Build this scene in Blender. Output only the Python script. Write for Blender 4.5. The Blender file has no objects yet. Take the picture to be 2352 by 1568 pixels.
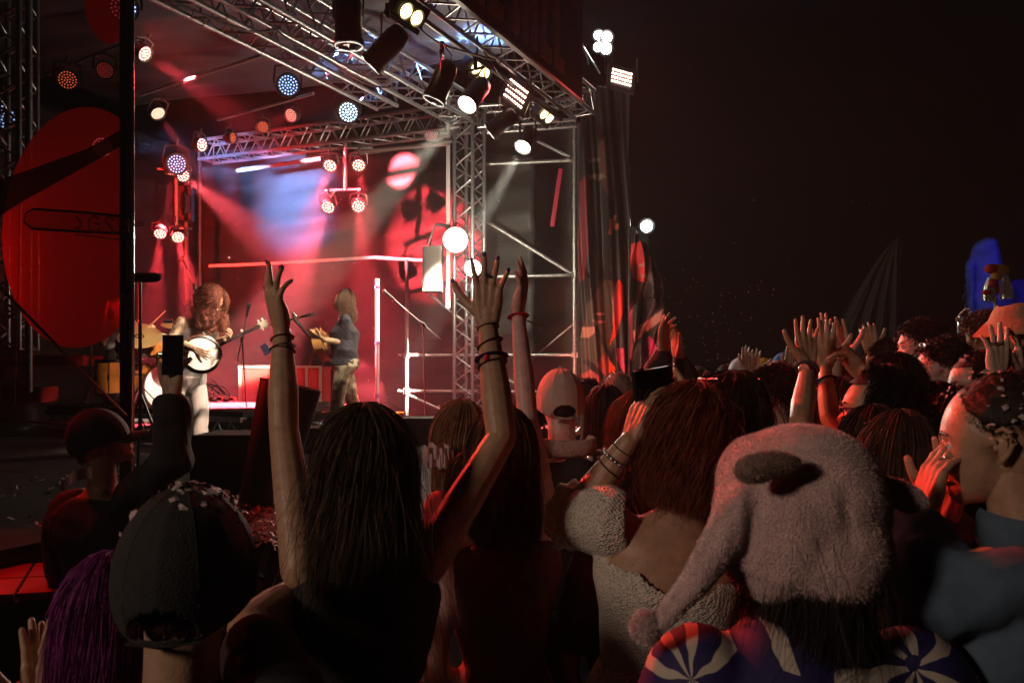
import bpy, math, random
import numpy as np
from mathutils import Vector, Matrix
random.seed(7); rng = np.random.default_rng(11)
scene = bpy.context.scene
col = scene.collection
# ---------------------------------------------------------------- camera
F = 1829.0; CU, CV, HZ, CAMZ = 1176.0, 784.0, 840.0, 1.78
cam_d = bpy.data.cameras.new("camera"); cam = bpy.data.objects.new("camera", cam_d); col.objects.link(cam)
cam.location = (0, 0, CAMZ); cam.rotation_euler = (math.radians(90), 0, 0)
cam_d.sensor_width = 36; cam_d.lens = F / 2352 * 36; cam_d.shift_y = (HZ - CV) / 2352
cam_d.clip_start = 0.05; cam_d.clip_end = 500
cam_d.dof.use_dof = True; cam_d.dof.focus_distance = 7.5; cam_d.dof.aperture_fstop = 9.0
scene.camera = cam
# ---------------------------------------------------------------- night sky
world = bpy.data.worlds.new("World"); scene.world = world; world.use_nodes = True
wn = world.node_tree.nodes; wl = world.node_tree.links
sky = wn.new("ShaderNodeTexSky"); sky.sky_type = 'NISHITA'; sky.sun_disc = False
sky.sun_elevation = math.radians(-8); sky.sun_rotation = math.radians(200)
wl.new(sky.outputs[0], wn["Background"].inputs[0]); wn["Background"].inputs[1].default_value = 0.001
# ---------------------------------------------------------------- exposure and render
vs = scene.view_settings; vs.view_transform = 'Standard'; vs.look = 'None'; vs.exposure = 0.0; vs.gamma = 1.0
vs.use_curve_mapping = False
cy = scene.cycles; cy.use_denoising = True
try: cy.denoiser = 'OPENIMAGEDENOISE'
except Exception: pass
cy.max_bounces = 5; cy.diffuse_bounces = 2; cy.glossy_bounces = 2; cy.transmission_bounces = 3
cy.volume_bounces = 0; cy.transparent_max_bounces = 12; cy.sample_clamp_indirect = 4; cy.caustics_reflective = False
cy.caustics_refractive = False; cy.use_light_tree = True
HAZE = 0.0026
def spot(name, loc, target, color, energy, deg, blend=0.35, radius=0.05, parent=None):
    d = bpy.data.lights.new(name, 'SPOT'); d.color = color; d.energy = energy
    d.spot_size = math.radians(deg); d.spot_blend = blend; d.shadow_soft_size = radius
    o = bpy.data.objects.new(name, d); col.objects.link(o)
    o.location = loc
    dr = Vector(target) - Vector(loc); o.rotation_euler = dr.to_track_quat('-Z', 'Y').to_euler()
    return o
def area_spot(*a, **k): return spot(*a, **k)
def P(u, v, Y):
    """a point of the place, Y metres ahead of the camera, from its place in the photograph (2352 wide)"""
    return Vector(((u - CU) / F * Y, Y, CAMZ + (HZ - v) / F * Y))
AX = np.array([0.44, 0.898, 0]); BX = np.array([-0.898, 0.44, 0]); OX = np.array([-2.0, 4.2, 0])
def S(s, t, z=0): return Vector(OX + AX * s + BX * t + np.array([0, 0, z]))   # along the stage front, into the stage
DECK = 0.95
# ---------------------------------------------------------------- helpers
MATS = {}
def nd(nt, t, **kw):
    n = nt.nodes.new(t)
    for k, v in kw.items(): setattr(n, k, v)
    return n
def mat(name, base=(0.5,)*3, rough=0.6, metal=0.0, noise=0.0, nscale=20, bump=0.0, bscale=60, emit=None, estr=0,
        alpha=None, sss=0, spec=0.5, base2=None, trans=None, sheen=0, wave=None, coat=0, tl=None):
    if name in MATS: return MATS[name]
    m = bpy.data.materials.new(name); m.use_nodes = True; nt = m.node_tree; b = nt.nodes["Principled BSDF"]
    b.inputs["Base Color"].default_value = (*base, 1); b.inputs["Roughness"].default_value = rough
    b.inputs["Metallic"].default_value = metal; b.inputs["Specular IOR Level"].default_value = spec
    if coat: b.inputs["Coat Weight"].default_value = coat
    if sheen: b.inputs["Sheen Weight"].default_value = sheen
    if sss:
        b.inputs["Subsurface Weight"].default_value = sss; b.inputs["Subsurface Radius"].default_value = (0.012, 0.005, 0.003)
        b.inputs["Subsurface Scale"].default_value = 1.0
    tc = nd(nt, "ShaderNodeTexCoord")
    if noise or base2:
        n = nd(nt, "ShaderNodeTexNoise"); n.inputs["Scale"].default_value = nscale; n.inputs["Detail"].default_value = 5
        nt.links.new(tc.outputs["Object"], n.inputs["Vector"])
        r = nd(nt, "ShaderNodeValToRGB"); c2 = base2 or tuple(x * (1 - noise) for x in base)
        r.color_ramp.elements[0].color = (*c2, 1); r.color_ramp.elements[1].color = (*base, 1)
        r.color_ramp.elements[0].position = 0.35; r.color_ramp.elements[1].position = 0.65
        nt.links.new(n.outputs["Fac"], r.inputs[0]); nt.links.new(r.outputs[0], b.inputs["Base Color"])
    if bump:
        n = nd(nt, "ShaderNodeTexNoise"); n.inputs["Scale"].default_value = bscale; n.inputs["Detail"].default_value = 4
        if wave:
            mp = nd(nt, "ShaderNodeMapping"); mp.inputs["Scale"].default_value = wave
            nt.links.new(tc.outputs["Object"], mp.inputs["Vector"]); nt.links.new(mp.outputs[0], n.inputs["Vector"])
        else: nt.links.new(tc.outputs["Object"], n.inputs["Vector"])
        bp = nd(nt, "ShaderNodeBump"); bp.inputs["Strength"].default_value = bump; bp.inputs["Distance"].default_value = 0.01
        nt.links.new(n.outputs["Fac"], bp.inputs["Height"]); nt.links.new(bp.outputs[0], b.inputs["Normal"])
    if emit:
        b.inputs["Emission Color"].default_value = (*emit, 1); b.inputs["Emission Strength"].default_value = estr
    if trans is not None:   # see-through print: mix with a tinted transparent
        t = nd(nt, "ShaderNodeBsdfTransparent"); t.inputs[0].default_value = (*trans[0], 1)
        mx = nd(nt, "ShaderNodeMixShader"); mx.inputs[0].default_value = trans[1]
        srf = b.outputs[0]
        if tl:
            tb = nd(nt, "ShaderNodeBsdfTranslucent"); tb.inputs[0].default_value = (*tl, 1); m2 = nd(nt, "ShaderNodeMixShader"); m2.inputs[0].default_value = .6
            nt.links.new(srf, m2.inputs[1]); nt.links.new(tb.outputs[0], m2.inputs[2]); srf = m2.outputs[0]
        nt.links.new(srf, mx.inputs[1]); nt.links.new(t.outputs[0], mx.inputs[2])
        nt.links.new(mx.outputs[0], nt.nodes["Material Output"].inputs[0])
    MATS[name] = m; return m

class G:
    """collects geometry for ONE mesh object"""
    def __init__(s): s.v = []; s.q = []; s.t = []; s.n = 0
    def add(s, V, q=None, t=None):
        V = np.asarray(V, float)
        if q is not None and len(q): s.q.append(np.asarray(q, int) + s.n)
        if t is not None and len(t): s.t.append(np.asarray(t, int) + s.n)
        s.v.append(V); s.n += len(V); return s
    def arr(s):
        V = np.concatenate(s.v) if s.v else np.zeros((0, 3))
        Q = np.concatenate(s.q) if s.q else np.zeros((0, 4), int); T = np.concatenate(s.t) if s.t else np.zeros((0, 3), int)
        return V, Q, T
    def join(s, o): V, Q, T = o.arr() if isinstance(o, G) else o; return s.add(V, Q, T)
    def xf(s, M, loc=(0, 0, 0)):
        M = np.array(M); L = np.array(loc)
        s.v = [v @ M.T + L for v in s.v]; return s
    def sweep(s, pts, r, n=8, r2=None, ref=None, caps=True):
        pts = np.array([tuple(p) for p in pts], float); N = len(pts)
        r = np.broadcast_to(np.asarray(r, float), (N,)); r2 = r if r2 is None else np.broadcast_to(np.asarray(r2, float), (N,))
        tg = np.gradient(pts, axis=0); tg /= np.linalg.norm(tg, axis=1)[:, None] + 1e-12
        if ref is None: ref = (0, 0, 1) if abs(tg[:, 2]).mean() < 0.8 else (1, 0.1, 0)
        ref = np.array(ref, float)
        x = np.cross(np.broadcast_to(ref, tg.shape), tg); x /= np.linalg.norm(x, axis=1)[:, None] + 1e-12
        y = np.cross(tg, x)
        a = np.arange(n) * 2 * math.pi / n
        V = pts[:, None] + x[:, None] * (np.cos(a)[None, :, None] * r[:, None, None]) + y[:, None] * (np.sin(a)[None, :, None] * r2[:, None, None])
        V = V.reshape(-1, 3); i = np.arange(N - 1)[:, None] * n; j = np.arange(n)[None]; k = (j + 1) % n
        q = np.stack([i + j, i + k, i + n + k, i + n + j], -1).reshape(-1, 4); t = []
        if caps:
            V = np.concatenate([V, pts[:1], pts[-1:]]); c0 = N * n; c1 = c0 + 1
            t = [(c0, (a_ + 1) % n, a_) for a_ in range(n)] + [(c1, (N - 1) * n + a_, (N - 1) * n + (a_ + 1) % n) for a_ in range(n)]
        return s.add(V, q, t)
    def tube(s, p0, p1, r, n=8, r1=None): return s.sweep([p0, p1], [r, r if r1 is None else r1], n)
    def caps(s, pts, r, n=12, flat=1.0, ref=None):
        """limb: a swept tube with round ends"""
        pts = [np.array(tuple(p), float) for p in pts]; r = list(np.broadcast_to(np.asarray(r, float), (len(pts),)))
        d0 = pts[0] - pts[1]; d0 /= np.linalg.norm(d0) + 1e-9; d1 = pts[-1] - pts[-2]; d1 /= np.linalg.norm(d1) + 1e-9
        A, R = [], []
        for h in (0.98, 0.8, 0.45): A.append(pts[0] + d0 * r[0] * h); R.append(r[0] * math.sqrt(1 - h * h))
        for i in range(len(pts)):
            A.append(pts[i]); R.append(r[i])
            if i < len(pts) - 1: A.append((pts[i] + pts[i + 1]) / 2); R.append((r[i] + r[i + 1]) / 2)
        for h in (0.45, 0.8, 0.98): A.append(pts[-1] + d1 * r[-1] * h); R.append(r[-1] * math.sqrt(1 - h * h))
        R = np.array(R); return s.sweep(A, R, n, r2=R * flat, ref=ref)
    def box(s, c, sz, ax=None, bev=0):
        c = np.array(tuple(c), float); h = np.array(sz, float) / 2
        M = np.eye(3) if ax is None else np.array([tuple(a) for a in ax], float)
        V = np.array([[x, y, z] for x in (-1, 1) for y in (-1, 1) for z in (-1, 1)]) * h @ M + c
        return s.add(V, [(0, 1, 3, 2), (4, 6, 7, 5), (0, 4, 5, 1), (2, 3, 7, 6), (0, 2, 6, 4), (1, 5, 7, 3)])
    def ball(s, c, r, n=12, m=8, M=None):
        r = np.broadcast_to(np.asarray(r, float), (3,)); V = []
        for i in range(1, m):
            th = math.pi * i / m
            for j in range(n):
                ph = 2 * math.pi * j / n; V.append((math.sin(th) * math.cos(ph), math.sin(th) * math.sin(ph), math.cos(th)))
        V += [(0, 0, 1), (0, 0, -1)]; V = np.array(V) * r
        if M is not None: V = V @ np.array(M).T
        V = V + np.array(tuple(c)); q = []; t = []
        for i in range(m - 2):
            for j in range(n): k = (j + 1) % n; q.append((i * n + j, (i + 1) * n + j, (i + 1) * n + k, i * n + k))
        for j in range(n): k = (j + 1) % n; t += [(len(V) - 2, j, k), (len(V) - 1, (m - 2) * n + k, (m - 2) * n + j)]
        return s.add(V, q, t)
    def grid(s, fn, nu, nv):
        V = np.array([tuple(fn(i / nu, j / nv)) for i in range(nu + 1) for j in range(nv + 1)])
        i, j = np.meshgrid(np.arange(nu), np.arange(nv), indexing='ij'); a = (i * (nv + 1) + j).ravel()
        return s.add(V, np.stack([a, a + nv + 1, a + nv + 2, a + 1], -1))
    def lathe(s, prof, n=24):
        """profile (r, z) turned about the local z axis"""
        pr = np.array(prof, float); N = len(pr); a = np.arange(n) * 2 * math.pi / n
        V = np.stack([pr[:, :1] * np.cos(a), pr[:, :1] * np.sin(a), np.repeat(pr[:, 1:], n, 1)], -1).reshape(-1, 3)
        i = np.arange(N - 1)[:, None] * n; j = np.arange(n)[None]; k = (j + 1) % n
        return s.add(V, np.stack([i + j, i + k, i + n + k, i + n + j], -1).reshape(-1, 4))

OFF = {}
def mesh_from(name, V, Q, T, smooth):
    me = bpy.data.meshes.new(name); nv = len(V); nq, ntr = len(Q), len(T)
    me.vertices.add(nv); me.vertices.foreach_set("co", np.ascontiguousarray(V, dtype=np.float32).ravel())
    me.loops.add(nq * 4 + ntr * 3); me.polygons.add(nq + ntr)
    me.loops.foreach_set("vertex_index", np.concatenate([Q.ravel(), T.ravel()]).astype(np.int32))
    ls = np.concatenate([np.arange(nq) * 4, nq * 4 + np.arange(ntr) * 3]).astype(np.int32)
    me.polygons.foreach_set("loop_start", ls)
    me.polygons.foreach_set("use_smooth", np.full(nq + ntr, smooth))
    me.update(calc_edges=True); me.validate(); return me
def thing(name, label, cat, loc=(0, 0, 0), group=None, rot=None):
    o = bpy.data.objects.new(name, None); col.objects.link(o); o.location = tuple(loc); o.empty_display_size = 0.1
    if rot is not None: o.rotation_mode = 'QUATERNION'; o.rotation_quaternion = rot
    o['label'] = label; o['category'] = cat
    if group: o['group'] = group
    OFF[o.name] = np.array(tuple(loc)) if rot is None else np.zeros(3); return o
def ob(name, g, m, parent=None, smooth=True, label=None, cat=None, group=None, kind=None, loc=None):
    """links the geometry as ONE object; world coordinates are made local to the parent thing"""
    V, Q, T = g.arr() if isinstance(g, G) else g
    off = np.zeros(3)
    if parent is not None: off = OFF[parent.name]
    elif loc is not None: off = np.array(tuple(loc))
    me = mesh_from(name, V - off, Q, T, smooth); me.materials.append(m)
    o = bpy.data.objects.new(name, me); col.objects.link(o)
    if parent is not None: o.parent = parent
    elif loc is not None: o.location = tuple(loc)
    OFF[o.name] = off
    if smooth:
        try: me.set_sharp_from_angle(angle=math.radians(50))
        except Exception: pass
    if label: o['label'] = label
    if cat: o['category'] = cat
    if group: o['group'] = group
    if kind: o['kind'] = kind
    return o
def shell(o, th):
    md = o.modifiers.new("thickness", 'SOLIDIFY'); md.thickness = th; md.offset = 0; return o
def remesh(g, vox, smooth=3, fac=0.5):
    """fuses overlapping limbs into one continuous skin"""
    V, Q, T = g.arr(); me = mesh_from("tmp", V, Q, T, True); o = bpy.data.objects.new("tmp", me); col.objects.link(o)
    r = o.modifiers.new("r", 'REMESH'); r.mode = 'VOXEL'; r.voxel_size = vox; r.adaptivity = 0
    if smooth: sm = o.modifiers.new("s", 'SMOOTH'); sm.iterations = smooth; sm.factor = fac
    dg = bpy.context.evaluated_depsgraph_get(); me2 = o.evaluated_get(dg).to_mesh()
    V = np.empty(len(me2.vertices) * 3, np.float32); me2.vertices.foreach_get("co", V); V = V.reshape(-1, 3).astype(float)
    tot = np.empty(len(me2.polygons), np.int32); me2.polygons.foreach_get("loop_total", tot)
    li = np.empty(len(me2.loops), np.int32); me2.loops.foreach_get("vertex_index", li)
    st = np.empty(len(me2.polygons), np.int32); me2.polygons.foreach_get("loop_start", st)
    q = st[tot == 4]; t = st[tot == 3]
    Q = li[q[:, None] + np.arange(4)] if len(q) else np.zeros((0, 4), int); T = li[t[:, None] + np.arange(3)] if len(t) else np.zeros((0, 3), int)
    o.evaluated_get(dg).to_mesh_clear(); bpy.data.objects.remove(o); bpy.data.meshes.remove(me)
    return V, Q, T
def wob(V, amp, f, seed=0):
    """smooth pseudo-noise displacement along all axes"""
    r = np.random.default_rng(seed); out = np.zeros_like(V)
    for k in range(5):
        w = r.normal(size=(3, 3)) * f * (1 + 0.5 * k); ph = r.uniform(0, 6.28, 3)
        out += np.sin(V @ w + ph) * amp / (1 + 0.6 * k)
    return V + out
def unit(v): v = np.array(tuple(v), float); return v / (np.linalg.norm(v) + 1e-12)
def copy_thing(o, loc, label=None):
    c = o.copy(); col.objects.link(c); c.location = loc
    if label: c['label'] = label
    for ch in o.children:
        d = ch.copy(); col.objects.link(d); d.parent = c
        for g2 in ch.children: e = g2.copy(); col.objects.link(e); e.parent = d
    return c

# ---------------------------------------------------------------- materials
alu = mat("aluminium", (0.36, 0.36, 0.38), 0.38, 0.85, noise=0.25, nscale=30, bump=0.1, bscale=120)
galv = mat("galvanised_steel", (0.38, 0.38, 0.38), 0.45, 0.7, noise=0.35, nscale=25, bump=0.15, bscale=90)
blackm = mat("black_metal", (0.02, 0.02, 0.022), 0.35, 0.0, spec=0.6, noise=0.3)
blackp = mat("black_plastic", (0.015, 0.015, 0.016), 0.55, 0.0, noise=0.3)
rubber = mat("black_rubber", (0.01, 0.01, 0.01), 0.7)
chrome = mat("chrome", (0.8, 0.8, 0.8), 0.12, 1.0)
drape_m = mat("black_drape", (0.03, 0.028, 0.028), 0.85, noise=0.4, nscale=6, bump=0.4, bscale=30)
wood_blk = mat("painted_plywood", (0.022, 0.02, 0.02), 0.85, noise=0.5, nscale=9, bump=0.3, bscale=50, spec=0.15)
paper = mat("confetti_paper", (0.62, 0.5, 0.5), 0.7, noise=0.3, nscale=40)
# ================================================================ GROUND, STAGE, WALLS
g = G(); n = 40
g.grid(lambda a, b: (-60 + 120 * a, -40 + 140 * b, 0.02 * math.sin(a * 90) * math.sin(b * 110)), n, n)
ob("ground", g, mat("trodden_earth", (0.05, 0.04, 0.03), 0.95, noise=0.5, nscale=3, bump=0.6, bscale=12), kind='structure')
hz_m = bpy.data.materials.new("haze"); hz_m.use_nodes = True; hn = hz_m.node_tree
hn.nodes.remove(hn.nodes["Principled BSDF"]); pv = nd(hn, "ShaderNodeVolumePrincipled")
pv.inputs["Color"].default_value = (0.8, 0.8, 0.8, 1); pv.inputs["Density"].default_value = HAZE; pv.inputs["Anisotropy"].default_value = 0.1
hn.links.new(pv.outputs[0], hn.nodes["Material Output"].inputs["Volume"])
ob("haze", G().box((2, 8, 4.5), (44, 44, 11)), hz_m, kind='stuff', smooth=False)

def deck(name, s0, s1, t0, t1, ztop, zbot, m, label, cat, boards=None):
    th = thing(name, label, cat, S((s0 + s1) / 2, (t0 + t1) / 2, 0))
    nb_s, nb_t = boards or (1, 1)
    for i in range(nb_s):
        for j in range(nb_t):
            a0 = s0 + (s1 - s0) * i / nb_s; a1 = s0 + (s1 - s0) * (i + 1) / nb_s
            b0 = t0 + (t1 - t0) * j / nb_t; b1 = t0 + (t1 - t0) * (j + 1) / nb_t
            ob("deck_panel", G().box(S((a0 + a1) / 2, (b0 + b1) / 2, ztop - 0.02), (a1 - a0 - 0.008, b1 - b0 - 0.008, 0.04), (AX, BX, (0, 0, 1))), m, th, smooth=False)
    ob("skirt", G().box(S((s0 + s1) / 2, (t0 + t1) / 2, (ztop - 0.045 + zbot) / 2), (s1 - s0 - 0.04, t1 - t0 - 0.04, ztop - 0.045 - zbot), (AX, BX, (0, 0, 1))), drape_m, th, smooth=False)
    return th
deck("main_stage", -1.0, 7.0, 0.0, 7.2, DECK, 0.0, wood_blk, "black plywood main stage deck under both musicians", "stage", (4, 4))
deck("stage_apron", 0.1, 4.4, -1.35, -0.01, DECK, 0.0, wood_blk, "black apron in front of the stage strewn with confetti around a tapered barrel", "stage apron", (4, 1))

# far side wall (facing us) and back wall : tarpaulins with soft horizontal wrinkles
tarp = mat("black_tarpaulin", (0.019, 0.017, 0.017), 0.55, noise=0.35, nscale=4, bump=0.35, bscale=5, wave=(0.8, 0.8, 5.5), spec=0.25)
def sheet(name, fn, nu, nv, m, label, cat, th=0.004, kind=None):
    o = ob(name, G().grid(fn, nu, nv), m, label=label, cat=cat, kind=kind); shell(o, th); return o
def wr(a, b): return 0.02 * math.sin(b * 34 + a * 9) + 0.015 * math.sin(b * 71 + 5 * a + 2) + 0.03 * math.sin(a * 14 + 2 * b)
sheet("side_wall_tarp", lambda a, b: S(7.15 + wr(a, b), 0.95 + 6.4 * a, 0.9 + 4.55 * b), 60, 90, tarp, "black wrinkled tarpaulin closing the far side of the stage, lit red behind the guitarist", "tarpaulin")
sheet("back_wall_tarp", lambda a, b: S(7.1 - 8.6 * a, 7.3 + wr(a, b), 0.9 + 4.6 * b), 70, 60, tarp, "black tarpaulin along the back of the stage behind the drum kit", "tarpaulin")
roofm = mat("roof_tarp", (0.10, 0.10, 0.115), 0.4, noise=0.3, nscale=3, bump=0.5, bscale=7, wave=(1, 5, 1))
sheet("roof_tarp", lambda a, b: S(-1.4 + 7.2 * a, -0.12 + 7.5 * b, 5.52 + 0.35 * b + 0.04 * math.sin(a * 40) * math.sin(b * 9) + 0.02 * math.sin(a * 90 + b * 5)), 90, 30, roofm, "pale tarpaulin roof over the stage trusses, washed blue and red", "roof tarpaulin")
# black tarps behind the scaffold wing
sheet("wing_tarp", lambda a, b: (-0.5 + 2.2 * a, 12.2 - 0.5 * a + wr(a, b), 0.2 + 5.2 * b), 40, 50, mat("dull_black_tarp", (0.035, 0.03, 0.027), 0.8, bump=0.3, bscale=6), "dull black tarpaulin hung behind the scaffold bay", "tarpaulin")
# bright webbing strap along the wall
st = [P(480, 611, 12.3), P(640, 604, 12.0), P(760, 597, 11.6), P(862, 591, 11.2), P(905, 594, 11.2), P(978, 598, 11.2)]
ob("webbing_strap", G().sweep(st, 0.022, 6, r2=0.004, ref=(0, 1, 0)), mat("white_webbing", (0.75, 0.7, 0.7), 0.5), label="pale flat webbing strap stretched along the tarpaulin behind the guitarist", cat="strap")
for (u, v0, v1, Y, lab) in [(458, 345, 640, 13.0, "dim grey corner pole where the stage walls meet"), (428, 410, 640, 12.6, "thin dark upright pole beside the stage corner pole")]:
    ob("corner_pole", G().tube(P(u, v1 + 60, Y), P(u, v0 - 40, Y), 0.035, 10), mat("dull_steel", (.12, .11, .11), .6, .4, noise=.4), label=lab, cat="pole")

# ================================================================ TRUSSES
def truss(name, p0, p1, size, label, cat="truss", n=None, group=None, up=(0, 0, 1), rb=0.011, rc=0.026):
    p0, p1 = np.array(tuple(p0)), np.array(tuple(p1)); L = np.linalg.norm(p1 - p0); d = (p1 - p0) / L
    up = np.array(up, float); x = np.cross(d, up); x /= np.linalg.norm(x); y = np.cross(x, d)
    th = thing(name, label, cat, (p0 + p1) / 2, group); h = size / 2; c = [(-h, -h), (h, -h), (h, h), (-h, h)]
    for a, b in c: ob("chord", G().tube(p0 + x * a + y * b, p1 + x * a + y * b, rc, 10), alu, th)
    n = n or max(2, int(round(L / (size * 1.25))))
    for f in range(4):
        (a0, b0), (a1, b1) = c[f], c[(f + 1) % 4]; gg = G()
        for i in range(n):
            q0 = p0 + d * L * i / n; q1 = p0 + d * L * (i + 0.5) / n; q2 = p0 + d * L * (i + 1) / n
            gg.tube(q0 + x * a0 + y * b0, q1 + x * a1 + y * b1, rb, 6); gg.tube(q1 + x * a1 + y * b1, q2 + x * a0 + y * b0, rb, 6)
        for e in (0.002, 0.998): q = p0 + d * L * e; gg.tube(q + x * a0 + y * b0, q + x * a1 + y * b1, rb, 6)
        ob("bracing", gg, alu, th)
    # ring joints along each chord
    gg = G(); k = max(1, int(L / 2))
    for i in range(1, k):
        for a, b in c: q = p0 + d * L * i / k + x * a + y * b; ob("joint_collar", G().tube(q - d * 0.06, q + d * 0.06, rc + 0.008, 10), alu, th)
    return th
def along(X0, Y0, Y): return X0 + 0.487 * (Y - Y0)
truss("roof_truss", (along(-2.38, 7.01, 4.6), 4.6, 5.16), (along(-2.38, 7.01, 10.55), 10.55, 5.16), 0.32, "aluminium box truss running from above the lamps' left to the tower top")
truss("roof_truss", (along(-2.96, 7.01, 5.0), 5.0, 5.14), (along(-2.96, 7.01, 9.9), 9.9, 5.14), 0.3, "lower-left aluminium box truss parallel to the long roof truss")
truss("roof_truss", (along(-0.72, 7.0, 4.8), 4.8, 5.2), (along(-0.72, 7.0, 10.4), 10.4, 5.2), 0.3, "aluminium front truss above the row of black theatre lamps")
truss("roof_truss", (-0.62, 10.75, 5.12), (-4.9, 12.75, 5.2), 0.3, "aluminium box truss along the top of the far side wall")
truss("roof_truss", (-0.45, 10.75, 5.1), (0.85, 10.6, 5.15), 0.28, "short aluminium truss between the tower and the scaffold pole")
cblm = mat("black_cable", (.012, .012, .012), .6)
for k, (a, b, dr) in enumerate(((4.9, 6.6, .16), (6.4, 8.4, .22), (8.2, 10.0, .14), (5.6, 7.6, .3), (7.4, 9.3, .12))):
    x0 = along(-.9 if k < 3 else -2.5, 7.0, a); x1 = along(-.86 if k < 3 else -2.5, 7.0, b)
    ob("power_cable", G().sweep([(x0 + (x1 - x0) * t, a + (b - a) * t, 5.02 - dr * 4 * t * (1 - t) + .03 * math.sin(t * 9 + k)) for t in np.linspace(0, 1, 16)], .011, 6), cblm, label=("cable sagging along the front truss, nearest stretch", "cable sagging along the front truss, middle stretch", "cable sagging along the front truss, far stretch", "cable drooping below the long roof truss, near part", "cable drooping below the long roof truss, far part")[k], cat="cable")
# tower, rotated square
tw = np.array((-0.575, 10.75)); 
truss("truss_tower", (tw[0], tw[1], 0.3), (tw[0], tw[1], 5.35), 0.29, "upright aluminium truss tower with two glaring lamps", "truss tower", up=(0.5, 0.86, 0))
pr = G().box((-0.845, 10.55, 4.0), (0.05, 0.05, 2.9)); ob("tower_post", pr, mat("pinkish_painted_post", (0.3, 0.24, 0.25), 0.5), label="square pale post fixed against the left of the truss tower", cat="post")
# rear pipe under side truss
ob("lighting_pipe", G().tube(P(545, 392, 11.8), P(1040, 322, 10.4), 0.03, 10), mat("dull_steel", (.12, .11, .11), .6, .4, noise=.4), label="long horizontal pipe under the side-wall truss", cat="pipe")
ob("lighting_pipe", G().tube(P(705, 357, 11.0), P(1030, 330, 10.5), 0.03, 10), mat("dull_painted_pipe", (0.1, 0.07, 0.065), 0.6), label="pale square pipe just below the long lighting pipe", cat="pipe")
ob("lighting_bar", G().tube(P(322, 219, 9.4), P(600, 128, 8.25), 0.02, 8), galv, label="thin bar with coloured lamps, upper left under the roof", cat="lighting bar")
ob("lighting_bar", G().tube(P(500, 276, 10.4), P(720, 215, 9.4), 0.02, 8), galv, label="thin bar with lamps under the long roof truss", cat="lighting bar")
ob("lighting_bar", G().tube(P(60, 190, 9.8), P(318, 88, 9.0), 0.02, 8), galv, label="thin bar seen through the dark see-through banner", cat="lighting bar")
# hanging frame with four pars
hf = thing("hanging_lamp_frame", "hanging H-shaped pipe frame carrying four red lamps", "lamp frame", P(793, 345, 10.7))
ob("drop_pipe", G().tube(P(793, 330, 10.7), P(793, 438, 10.7), 0.03, 10), galv, hf)
for v, a, b in ((341, 733, 856), (437, 758, 828)): ob("crossbar", G().tube(P(a, v, 10.7), P(b, v - 2, 10.7), 0.02, 8), galv, hf)
ob("drop_links", G().tube(P(758, 341, 10.7), P(758, 366, 10.7), 0.012, 6).tube(P(824, 340, 10.7), P(824, 366, 10.7), 0.012, 6).tube(P(770, 437, 10.7), P(753, 462, 10.7), 0.012, 6).tube(P(822, 437, 10.7), P(823, 460, 10.7), 0.012, 6), blackm, hf)
hf2 = thing("hanging_lamp_frame", "dim hanging pipe frame with four red lamps at the stage corner", "lamp frame", P(410, 345, 11.3))
ob("drop_pipe", G().tube(P(405, 360, 11.3), P(405, 520, 11.3), 0.025, 8), galv, hf2)
for v in (388, 522): ob("crossbar", G().tube(P(362, v, 11.3), P(440, v + 3, 11.3), 0.018, 8), galv, hf2)
# small twisted metal reflector seen at the back
th = thing("hanging_reflector", "bright crumpled reflector hanging in a dark housing at the stage corner", "reflector", P(427, 470, 11.5))
ob("housing", G().box(P(427, 468, 11.6), (0.2, 0.12, 0.5)), blackm, th, smooth=False)
gg = G()
for i in range(5): gg.sweep([P(420 + i * 3.4, 440 + 3 * i, 11.5), P(417 + i * 4, 470, 11.5), P(421 + i * 3, 495 - 2 * i, 11.5)], 0.008, 6, r2=0.02)
ob("reflector_strips", gg, chrome, th)

# scaffold bay
def Z(v, Y): return CAMZ + (HZ - v) / F * Y
sc = thing("scaffold_bay", "galvanised scaffold bay with diagonal braces right of the tower", "scaffold", (-0.3, 11, 0))
Lx, Ly, Rx, Ry = -1.48, 11.2, 0.85, 10.8
ob("standard", G().tube((Rx, Ry, 0), (Rx, Ry, Z(262, Ry)), 0.027, 12), galv, sc)
ob("standard", G().tube((Lx, Ly, 0), (Lx, Ly, Z(598, Ly)), 0.027, 12), galv, sc)
for v, lx in ((368, -0.45), (632, -0.45), (815, Lx), (900, Lx)):
    z = Z(v, Ry); f_ = (lx - Rx) / (Lx - Rx); ob("ledger", G().tube((lx, Ry + (Ly - Ry) * f_, z), (Rx, Ry, z), 0.024, 10), galv, sc)
for a, b, r in ((P(1112, 505, 11.1), P(1312, 628, 10.85), 0.024), (P(985, 676, 11.2), P(1105, 768, 11.1), 0.024), (P(1235, 325, 11), P(1310, 362, 10.85), 0.02),
                (P(935, 905, 11.2), P(1110, 985, 11.0), 0.02), (P(1150, 862, 11), P(1236, 912, 10.9), 0.02), (P(1190, 850, 11.6), P(1316, 745, 11.3), 0.012), (P(1110, 470, 11.7), P(1212, 402, 11.4), 0.012)):
    ob("diagonal_brace", G().tube(a, b, r, 8), galv, sc)
for v in (368, 632, 815, 900):
    z = Z(v, Ry)
    for (x, y) in ((Rx, Ry), (Lx, Ly)):
        if x == Lx and v < 700: continue
        gg = G(); gg.box((x, y, z), (0.085, 0.085, 0.075)); gg.tube((x + 0.0, y - 0.06, z - 0.05), (x, y - 0.06, z + 0.07), 0.014, 8); gg.tube((x - 0.07, y - 0.02, z), (x - 0.12, y - 0.02, z + 0.01), 0.018, 8); ob("coupler", gg, galv, sc, smooth=False)
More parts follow.
